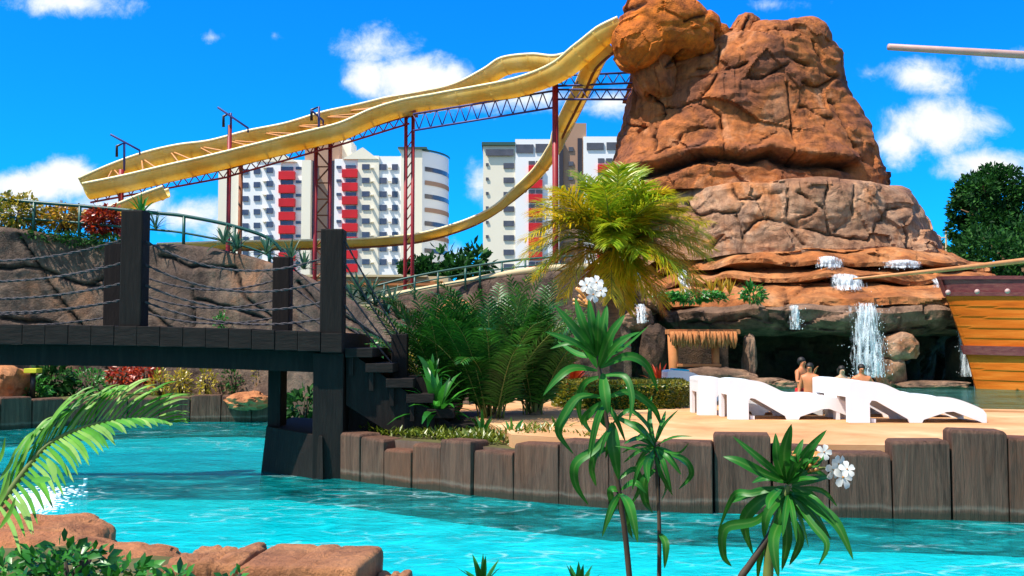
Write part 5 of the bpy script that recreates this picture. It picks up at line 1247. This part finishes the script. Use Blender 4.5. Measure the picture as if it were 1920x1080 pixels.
for (px, d, m, n) in ((960, 12.5, 'leaf', 16), (905, 13.0, 'cycad', 16), (1045, 13.0, 'leaf', 14)):
    rosette('fern', 'small fern tuft at the foot of the cycads, %s' % {960: 'in the middle', 905: 'on the left', 1045: 'on the right'}[px], (W(px, 780, d).x, d, GZ), n, .38, .05, q, m, 'fern', 'fern tufts', el=(10, 80))
# round hedge
q = rng(61); hg = thing('hedge', 'low round trimmed yellow green hedge left of the loungers', 'hedge', (W(1165, 740, 16.5).x, 17, DZ)); b = MB(); cx, cy = W(1165, 740, 16.8).x, 17.0
for i in range(7000):
    a = q.uniform(0, 6.283); rr = math.sqrt(q.random()); side = q.random() < .5
    if side: x = cx + 1.12 * math.cos(a); y = cy + .95 * math.sin(a); z = DZ + q.uniform(.02, .40); dn = Vector((math.cos(a), math.sin(a), .2))
    else: x = cx + 1.1 * rr * math.cos(a); y = cy + .95 * rr * math.sin(a); z = DZ + .40 + .04 * noise.noise((x * 2, y * 2, 1)); dn = Vector((0, 0, 1))
    s = (dn + Vector([q.uniform(-.8, .8) for _ in range(3)])).normalized(); p = Vector((x, y, z)); b.leaf([p, p + s * .03, p + s * .065], .035, side=Vector((q.uniform(-1, 1), -1, .5)), taper=.1)
b.build('foliage', M['hedge'], hg); b = MB(); b.tube([(cx, cy, DZ), (cx, cy, DZ + .36)], [1.02, 1.02], 28); b.v = [(x, cy + (y - cy) * .86, z) for x, y, z in b.v]; b.build('core', M['leafdark'], hg)
# red cordyline by the hut + ledge plants
q = rng(71)
rosette('cordyline', 'dark red cordyline in front of the thatched bar', (W(1242, 700, 20).x, 20.5, DZ), 46, .52, .055, q, 'croton_r', 'cordyline', el=(0, 88), stem=.15)
rosette('cordyline', 'reddish brown bromeliad behind the tall white flower plant', (W(1078, 700, 17).x, 17.2, DZ + .35), 40, .42, .06, q, 'croton_r', 'cordyline', el=(0, 88))
bush('ledge_plants', 'bright green leafy row growing on the mountain ledge above the bar', at(1300, 556, 24.9), (.95, .25, .14), 1500, .11, q, 'leaf', cat='plant', stems=0)
bush('ledge_plants', 'small bright green tuft at the right end of the ledge planting', at(1412, 552, 24.9), (.34, .2, .18), 420, .11, q, 'leaf', cat='plant', stems=0)
for px, lb in ((1335, 'leftmost of three spiky orange plants on the mountain ledge'), (1352, 'middle one of three spiky orange plants on the mountain ledge'), (1368, 'rightmost of three spiky orange plants on the mountain ledge')): rosette('orange_plant', lb, at(px, 552, 24.9), 10, .50, .05, q, 'croton_o', 'plant', 'orange spikes on the ledge', el=(50, 88), droop=.1)
rosette('orange_plant', 'dark green upright plant at the end of the ledge planting', at(1407, 550, 24.9), 12, .42, .06, q, 'leaf', 'plant', el=(45, 88), droop=.1)

# trees
def tree(label, px, base_z, cy, d, rad, n, size, q, m, trunk=.22, group=None):
    c = W(px, cy, d); t = thing('tree', label, 'tree', (c.x, d, GZ), group)
    s = MB(); s.tube([(c.x, d, GZ), (c.x + .1, d, c.z - rad * .6), (c.x, d, c.z)], [trunk, trunk * .8, trunk * .4], 10)
    for i in range(9):
        a = q.uniform(0, 6.28); e = c + Vector((math.cos(a) * rad * .8, math.sin(a) * rad * .8, q.uniform(-.3, .7) * rad)); s.tube([(c.x, d, c.z - rad * .6), (c + e) / 2 + Vector((0, 0, -.2)), e], [trunk * .45, trunk * .25, .02], 6)
    s.build('trunk', M['bark'], t, smooth=True); b = MB(); lobes = []
    for i in range(26):
        while True:
            p = Vector([q.uniform(-1, 1) for _ in range(3)])
            if p.length < 1: break
        lobes.append((c + Vector((p.x * rad, p.y * rad * .8, p.z * rad * .85)), rad * q.uniform(.22, .42)))
    for i in range(n):
        lc, lr = lobes[q.randrange(len(lobes))]; v = Vector([q.gauss(0, 1) for _ in range(3)]).normalized() * lr * q.uniform(.55, 1.05); a = lc + v
        dr = (v.normalized() + Vector([q.uniform(-1, 1) for _ in range(3)])).normalized(); l = size * q.uniform(.7, 1.3); b.leaf([a, a + dr * l * .5, a + dr * l], l * .5, side=Vector([q.uniform(-1, 1) for _ in range(3)]), taper=.15)
    b.build('crown', M[m], t, smooth=True); return t
q = rng(81)
tree('dark green dense tree on the right beyond the ship', 1880, 0, 408, 44, 2.35, 17000, .19, q, 'leafdark', .3)
tree('lower dark tree right behind the ship rail', 1915, 0, 500, 40, 2.2, 11000, .19, q, 'leafdark', .25)
tree('distant low tree behind the right foot of the mountain', 1765, 0, 500, 60, 1.7, 2500, .35, q, 'leafdark', .2)
tree('small dark round tree in front of the cream building near the thick column', 785, 0, 508, 80, 1.4, 2200, .35, q, 'leafdark', .2)
for i, (px, d) in enumerate(((-180, 90), (300, 110), (860, 100), (2050, 60))): tree('background tree %s' % ('beyond the rock wall out left', 'behind the rock wall below the slides', 'beyond the straight ramp between the two buildings', 'out right beyond the ship')[i], px, 0, 560, d, 5, 2500, .8, q, 'leafdark', .4)
ut = thing('utility_pole', 'thin pale pole with a cross bar right of the mountain', 'pole', tuple(W(1774, 520, 48))); MB().tube([W(1774, 425, 48), W(1774, 560, 48)], .05, 6).build('pole', M['sand'], ut); MB().tube([W(1755, 446, 48), W(1790, 445, 48)], .03, 6).build('cross_bar', M['sand'], ut)

# ------------------------------------------------------------------ near bank: rocks, log blocks
o = blob('bank_rock', W(20, 1050, 6.9), (.70, .55, .30), M['bankrock'], None, sub=6, amp=.16, flat=.6, seed=2.2, fr=1.6); tag(o, 'long orange rock slab on the near bank at the far left', 'rock')
o = blob('bank_rock', W(20, 1090, 6.35), (.80, .45, .30), M['bankrock'], None, sub=5, amp=.16, flat=.6, seed=12.2, fr=1.6); tag(o, 'low orange rock behind the leafy plants at the bottom left corner', 'rock')
o = blob('bank_rock', W(-190, 1010, 7.4), (.8, .6, .38), M['bankrock'], None, sub=5, amp=.18, flat=.6, seed=5.2, fr=1.6); tag(o, 'orange rock on the near bank beyond the left frond', 'rock')
o = blob('bank_rock', W(225, 1085, 6.0), (.36, .40, .18), M['bankrock'], None, sub=5, amp=.15, flat=.6, seed=8.2); tag(o, 'small orange rock between the slab and the log blocks', 'rock')
def logblock(label, x0, x1, y, dep, zt, seed, m, rough=.02, rz=0):
    bm = bmesh.new(); n = 26; q = rng(seed); cx = (x0 + x1) / 2
    bmesh.ops.create_cube(bm, size=1); bmesh.ops.subdivide_edges(bm, edges=bm.edges[:], cuts=n, use_grid_fill=True)
    hx, hy, hz = (x1 - x0) / 2, dep / 2, .42; b = MB()
    for v in bm.verts:
        p = v.co * 2; k = (abs(p.x) ** 24 + abs(p.y) ** 24 + abs(p.z) ** 24) ** (-1 / 24); nrm = p.normalized()
        m1 = max(abs(p.x), abs(p.y), abs(p.z)); p = p * (k * m1)
        w = Vector((p.x * hx, p.y * hy, p.z * hz)); f = rough * noise.noise(Vector((w.x * 5, w.y * 3, w.z * 12)) + Vector((seed, 0, 0))) + rough * .6 * noise.noise(w * 16 + Vector((seed, 0, 0)))
        g = -.02 * math.exp(-((w.x + hx * .15 + .03 * math.sin(w.z * 6)) / .012) ** 2) - .015 * math.exp(-((w.x - hx * .2 + .02 * math.sin(w.z * 9)) / .01) ** 2)
        w += nrm * (f + g); w = Matrix.Rotation(rz, 3, 'Z') @ w; v.co = w + Vector((cx, y + hy, zt - hz))
    bm.verts.index_update(); b.v = [tuple(v.co) for v in bm.verts]; b.f = [tuple(v.index for v in f.verts) for f in bm.faces]; bm.free()
    return tag(b.build('log_block', m, None, smooth=True, joint=np.zeros(len(b.v))), label, 'log block', 'orange brown log blocks on the near bank')
M['logrock'] = rockmat('orange_log_concrete', [(.34, .13, .055), (.50, .21, .09), (.60, .28, .12), (.62, .28, .10)], stain=.15, bscale=8)
logblock('largest orange brown squared log block with grooved face, rightmost on the near bank', W(443, 1060, 4.75).x, W(680, 1060, 4.75).x, 4.8, .56, .72, 3, M['logrock'], .010, rz=-.10)
logblock('rough split log block left of the largest one', W(302, 1060, 4.85).x, W(438, 1060, 4.85).x, 4.9, .55, .70, 9, M['logrock'], .05)
logblock('low log block at the bottom edge right of the largest one', W(690, 1080, 4.8).x, W(752, 1080, 4.8).x, 4.8, .5, .60, 14, M['logrock'], .02)

# ------------------------------------------------------------------ foreground plants
def cleaf(mb, pts, width, d, q, fold=.28):
    """leaf through photo positions at distance d, given a real bend in depth"""
    k = len(pts); dz = q.uniform(-.10, .10); P = catmull([W(x, y, d + dz * i / (k - 1) - .02 * math.sin(math.pi * i / (k - 1))) for i, (x, y) in enumerate(pts)], 5)
    mb.leaf(P, width * .70 * d / F, side=Vector((q.uniform(-.35, .35), -1, q.uniform(.1, .7))), fold=fold, taper=.02, basew=.22)
def flower(parent, c, r, q, n=5, tilt=(0, -1, .3)):
    b = MB(); c = Vector(c); nrm = Vector(tilt).normalized(); a = nrm.cross(Vector((0, 0, 1))).normalized(); e = nrm.cross(a); ph = q.random() * 6
    for i in range(n):
        t = ph + 2 * math.pi * i / n; d = a * math.cos(t) + e * math.sin(t); s = nrm.cross(d); vs = []
        for (l, w, o) in ((.08, .08, 0), (.4, .26, .05), (.75, .36, .06), (.98, .22, -.02)):
            vs += [c + d * r * l - s * r * w + nrm * r * (o + .05), c + d * r * l + nrm * r * o, c + d * r * l + s * r * w + nrm * r * (o + .05)]
        fs = []
        for k in range(3):
            for j in (0, 1): fs.append((k * 3 + j, k * 3 + j + 1, k * 3 + 4 + j, k * 3 + 3 + j))
        b.add(vs, fs)
    f = b.build('flower', M['petal'], parent, smooth=True); MB().ball(c + nrm * r * .08, r * .10, 8, 6).build('flower_centre', M['bud'], f, smooth=True); return f
q = rng(91); d = 2.15
ol = thing('oleander', 'tall oleander with bare lower stems and white flowers at its very top', 'flowering shrub', (W(1180, 1080, d).x, d, GZ))
def stem(pts, r0, r1, parent, m='stem', ext=True, dd=None):
    P = [W(x, y, dd or d) for x, y in pts]
    C = catmull(P, 6)
    if ext: C = [Vector((P[0].x + .03, P[0].y, GZ)), P[0].lerp(Vector((P[0].x + .03, P[0].y, GZ)), .3)] + C
    MB().tube(C, [r0 + (r1 - r0) * i / (len(C) - 1) for i in range(len(C))], 8).build('stem', M[m], parent, smooth=True)
stem([(1180, 1080), (1172, 1000), (1162, 930), (1150, 850), (1138, 790), (1128, 720), (1120, 660), (1116, 600), (1112, 560)], .0065, .003, ol)
stem([(1236, 1080), (1236, 980), (1232, 900), (1228, 830)], .005, .003, ol)
LA = [([(1118, 665), (1080, 620), (1040, 572)], 26), ([(1118, 665), (1070, 640), (1022, 622)], 22), ([(1120, 660), (1095, 610), (1078, 558)], 24), ([(1120, 660), (1110, 610), (1104, 560)], 26), ([(1122, 660), (1130, 615), (1138, 572)], 26), ([(1124, 662), (1150, 620), (1172, 590)], 24),
      ([(1125, 668), (1160, 640), (1200, 622)], 18), ([(1124, 672), (1165, 655), (1215, 612)], 10), ([(1122, 668), (1085, 665), (1045, 640)], 18), ([(1120, 690), (1098, 650), (1060, 600)], 24), ([(1122, 690), (1140, 640), (1160, 600)], 24), ([(1120, 690), (1126, 640), (1120, 590)], 28), ([(1120, 690), (1108, 650), (1090, 606)], 26), ([(1124, 690), (1155, 650), (1185, 628)], 20),
      ([(1125, 690), (1175, 668), (1212, 685), (1234, 735)], 24), ([(1120, 695), (1075, 690), (1045, 710), (1018, 742)], 22), ([(1130, 700), (1134, 740), (1140, 776)], 30), ([(1128, 705), (1095, 720), (1085, 760), (1092, 800)], 18), ([(1128, 705), (1170, 705), (1185, 745), (1180, 790)], 18),
      ([(1132, 745), (1085, 745), (1056, 785), (1048, 815), (1076, 852)], 26), ([(1134, 748), (1180, 735), (1225, 765), (1240, 800)], 20), ([(1136, 750), (1110, 770), (1095, 790), (1112, 815)], 22), ([(1134, 745), (1128, 780), (1150, 810)], 26),
      ([(1148, 792), (1150, 840), (1160, 900)], 36), ([(1150, 795), (1118, 840), (1080, 870), (1080, 910), (1104, 948)], 26), ([(1148, 795), (1180, 770), (1215, 800), (1218, 830)], 14), ([(1148, 840), (1120, 850), (1110, 880), (1118, 912)], 22), ([(1150, 780), (1190, 800), (1222, 828)], 16),
      ([(1162, 920), (1145, 920), (1150, 960)], 20), ([(1163, 925), (1180, 950), (1196, 1018)], 28), ([(1163, 925), (1168, 960), (1186, 1010)], 24), ([(1165, 918), (1190, 905), (1212, 925)], 18), ([(1158, 900), (1190, 880), (1200, 915), (1180, 950)], 18),
      ([(1228, 832), (1218, 790), (1222, 742)], 14), ([(1228, 832), (1246, 795), (1272, 768)], 8), ([(1228, 832), (1240, 800), (1248, 770)], 14), ([(1230, 836), (1262, 820), (1300, 818)], 7), ([(1228, 834), (1200, 800), (1178, 790)], 14), ([(1228, 838), (1195, 835), (1165, 850)], 8), ([(1230, 840), (1270, 850), (1292, 830)], 7),
      ([(1230, 845), (1280, 860), (1296, 890), (1272, 918)], 18), ([(1228, 845), (1212, 870), (1216, 905)], 22), ([(1228, 850), (1240, 890), (1262, 930)], 12), ([(1228, 850), (1200, 870), (1185, 920)], 14), ([(1230, 880), (1208, 900), (1210, 940), (1224, 962)], 24), ([(1232, 885), (1250, 910), (1240, 940)], 12), ([(1236, 1000), (1248, 1020), (1246, 1066)], 20), ([(1226, 850), (1190, 842), (1150, 836)], 7)]
for (cx, cy, n, r0, r1, a0, a1) in ((1120, 672, 6, 70, 105, 20, 160), (1136, 755, 3, 60, 90, 190, 350), (1150, 800, 2, 50, 80, 200, 340), (1228, 838, 10, 45, 75, 0, 360), (1163, 925, 2, 50, 80, 220, 320)):
    for k in range(n):
        an = R(q.uniform(a0, a1)); r = q.uniform(r0, r1); dx, dy = math.cos(an) * r, -math.sin(an) * r; dr = q.uniform(.05, .35) * r
        LA.append(([(cx, cy), (cx + dx * .5, cy + dy * .5 - dr * .2), (cx + dx, cy + dy + dr)], q.uniform(10, 19)))
for i, (pts, w) in enumerate(LA):
    b = MB(); cleaf(b, pts, w, d, q); b.build('leaf', M['oleander'], ol, smooth=True, rib=True)
for (x, y, r) in ((1100, 535, 15), (1118, 530, 15), (1112, 552, 16), (1126, 545, 14)): flower(ol, W(x, y, d - .02 + q.uniform(-.02, .02)), r * d / F, q, tilt=(q.uniform(-.5, .5), -1, q.uniform(0, .6)))
for i in range(14):
    x, y = q.uniform(1072, 1100), q.uniform(538, 570); p = W(x, y, d); MB().tube([W(1112, 580, d), p.lerp(W(1112, 580, d), .3), p], [.0015, .002, .004], 5).build('bud', M['bud'], ol, smooth=True)
ol2 = thing('oleander', 'leafy oleander at the bottom right with a white flower cluster leaning right', 'flowering shrub', (W(1440, 1080, 1.95).x, 1.95, GZ)); d = 1.95
stem([(1440, 1080), (1446, 1010), (1465, 950), (1478, 910)], .011, .006, ol2, 'gstem'); stem([(1390, 1080), (1412, 1050), (1450, 990), (1470, 930)], .008, .005, ol2)
stem([(1478, 905), (1510, 885), (1540, 878), (1568, 880)], .004, .002, ol2, 'gstem', ext=False)
LB_ = [([(1472, 905), (1425, 885), (1385, 865), (1356, 856)], 28), ([(1472, 900), (1430, 865), (1374, 818)], 20), ([(1470, 898), (1458, 860), (1454, 812)], 26), ([(1475, 900), (1470, 850), (1484, 795)], 34), ([(1478, 898), (1510, 850), (1550, 806)], 24), ([(1480, 902), (1500, 870), (1520, 850)], 24),
       ([(1470, 912), (1410, 925), (1375, 930), (1345, 1000)], 20), ([(1470, 915), (1430, 920), (1400, 930), (1362, 945)], 22), ([(1472, 918), (1425, 940), (1395, 980), (1412, 1040)], 34), ([(1468, 925), (1420, 975), (1360, 990), (1356, 1040), (1372, 1062)], 26), ([(1484, 910), (1520, 900), (1560, 893)], 20),
       ([(1485, 912), (1520, 930), (1556, 965)], 24), ([(1484, 915), (1530, 950), (1570, 985), (1600, 1050)], 32), ([(1482, 920), (1486, 945), (1492, 976)], 28), ([(1480, 920), (1520, 980), (1550, 1020), (1535, 1060)], 20), ([(1476, 925), (1440, 960), (1432, 1010)], 26), ([(1474, 960), (1450, 1010), (1460, 1085)], 30),
       ([(1478, 960), (1500, 1010), (1480, 1060)], 24), ([(1470, 970), (1430, 1030), (1420, 1090)], 18), ([(1486, 915), (1540, 920), (1570, 950)], 14), ([(1478, 905), (1440, 895), (1410, 905)], 24), ([(1480, 940), (1510, 970), (1545, 1000), (1552, 1040)], 14), ([(1470, 950), (1475, 1010), (1466, 1070)], 30), ([(1482, 900), (1520, 880), (1550, 850)], 18), ([(1465, 915), (1445, 935), (1440, 955)], 24)]
for (cx, cy, n, r0, r1, a0, a1) in ((1476, 908, 10, 60, 100, 10, 170), (1478, 925, 8, 70, 110, 200, 340), (1505, 885, 6, 30, 55, 20, 150)):
    for k in range(n):
        an = R(q.uniform(a0, a1)); r = q.uniform(r0, r1); dx, dy = math.cos(an) * r, -math.sin(an) * r; dr = q.uniform(.05, .35) * r
        LB_.append(([(cx, cy), (cx + dx * .5, cy + dy * .5 - dr * .2), (cx + dx, cy + dy + dr)], q.uniform(12, 22)))
for pts, w in LB_:
    b = MB(); cleaf(b, pts, w, d, q); b.build('leaf', M['oleander'], ol2, smooth=True, rib=True)
for (x, y, r) in ((1545, 848, 15), (1562, 880, 20), (1580, 895, 22), (1572, 870, 18), (1588, 880, 16)): flower(ol2, W(x, y, d - .03 + q.uniform(-.03, .03)), r * d / F, q, tilt=(q.uniform(-.2, .9), -1, q.uniform(-.3, .5)))
for i in range(26):
    x, y = q.uniform(1488, 1540), q.uniform(845, 885); a = W(1500, 892, d); p = W(x, y, d + q.uniform(-.04, .04)); MB().tube([a, a.lerp(p, .75), p], [.0012, .0022, .0045], 5).build('bud', M['bud'], ol2, smooth=True)
for i, (px, py) in enumerate(((905, 1078), (1085, 1090))):
    rosette('young_oleander', ('tips of a small plant at the bottom edge left of the tall oleander', 'tips of a small plant at the bottom edge below the tall oleander')[i], W(px, py + 25, 2.4), 12, .085, .014, q, 'oleander', 'plant', 'small plant tips at the bottom edge', el=(20, 85), droop=.1)
# areca frond at left
fr = thing('palm_frond', 'arching green palm frond reaching in from the left edge over the water', 'palm frond', tuple(W(-20, 980, 3.0))); q = rng(95)
RA = [(-60, 1010), (0, 945), (45, 885), (85, 838), (130, 812), (180, 795), (235, 785), (285, 786), (318, 797)]
RPt = catmull([W(x, y, 3.05 + .0008 * x) for x, y in RA], 8); MB().tube(RPt, [.012 - .010 * i / len(RPt) for i in range(len(RPt))], 8).build('frond_stalk', M['gstem'], fr, smooth=True)
b = MB(); NL = 40; n = len(RPt)
for k in range(NL):
    t = .12 + .87 * k / NL; i = min(n - 2, int(t * (n - 1))); a = RPt[i].lerp(RPt[i + 1], t * (n - 1) - i); px, py = proj([tuple(a)])[0]; tg = (RPt[i + 1] - RPt[i]).normalized()
    L_ = 172 * (1 - .50 * t - .38 * max(0, t - .75) / .25) * q.uniform(.85, 1.1)
    an = R(78 - 46 * t - 22 * max(0, t - .7) / .3 + q.uniform(-6, 6)); ux, uy = math.cos(an), -math.sin(an)
    pts = [(px, py), (px + ux * L_ * .45, py + uy * L_ * .5), (px + ux * L_ * .85 + 12 * (1 - .7 * t), py + uy * L_ * .80), (px + ux * L_ * 1.05 + 26 * (1 - .7 * t), py + uy * L_ * .92 + 4)]
    dd = a.y; P = catmull([W(x, y, dd + .10 * j * (.5 - q.random() * .3)) for j, (x, y) in enumerate(pts)], 4)
    b.leaf(P, .0135, side=Vector((q.uniform(-.6,.1), -.8, .9)), fold=.35, taper=.05, basew=.5)
    an = R(-62 + 50 * t + q.uniform(-6, 6)); L2 = L_ * (.62 if t < .6 else .42); ux, uy = math.cos(an), -math.sin(an)
    pts = [(px, py), (px + ux * L2 * .5, py + uy * L2 * .45), (px + ux * L2 * .8, py + uy * L2 * 1.05)]
    P = catmull([W(x, y, dd - .10 * j) for j, (x, y) in enumerate(pts)], 4); b.leaf(P, .013, side=Vector((.2, -1, .5)), fold=.3, taper=.05, basew=.5)
b.build('leaflets', M['frond'], fr, smooth=True)
b = MB()
for (x0, y0, x1, y1) in ((0, 990, 30, 930), (-10, 960, 20, 880), (0, 900, 30, 840), (-10, 880, 10, 820), (60, 900, 95, 900), (88, 860, 102, 905)):
    P = catmull([W(x0, y0, 2.9), W((x0 + x1) / 2 + 6, (y0 + y1) / 2, 2.85), W(x1, y1, 2.8)], 4); b.leaf(P, .02, side=Vector((0, -1, .5)), taper=.05)
b.build('loose_leaflets', M['frond'], fr, smooth=True)
# leafy mass bottom left
q = rng(97)
for (px, py, hx, hz, n, lb) in ((20, 1085, .16, .075, 300, 'bright green leafy plant at the bottom left corner'), (125, 1080, .16, .090, 380, 'bright green leafy plant in front of the orange slab'), (235, 1092, .10, .05, 200, 'bright green leafy plant in front of the small rock'), (325, 1096, .05, .03, 60, 'few small leaves in front of the rough log block'), (436, 1092, .03, .03, 30, 'single small sprig in front of the largest log block')):
    bush('leafy_plant', lb, W(px, py, 2.9), (hx, .12, hz), n, .045, q, 'leaf', cat='plant', stems=3, shell_=.0, group='leafy plants on the near bank')

# foam where the river jets come in
q = rng(99); b = MB()
for i in range(1500):
    px = 60 + q.gauss(0, 34); py = 938 + q.gauss(0, 11) - (px - 60) * .18; 
    if px < -60: continue
    dd = CAMH / ((py - 641) / F); p = W(px, py, dd); r = q.uniform(.006, .022); b.ball((p.x, p.y, .004), r, 6, 3, (1.6, 1, .35))
tag(b.build('river_foam', M['foam'], smooth=True), 'patch of white foam on the river at the left edge', 'foam', kind='stuff')
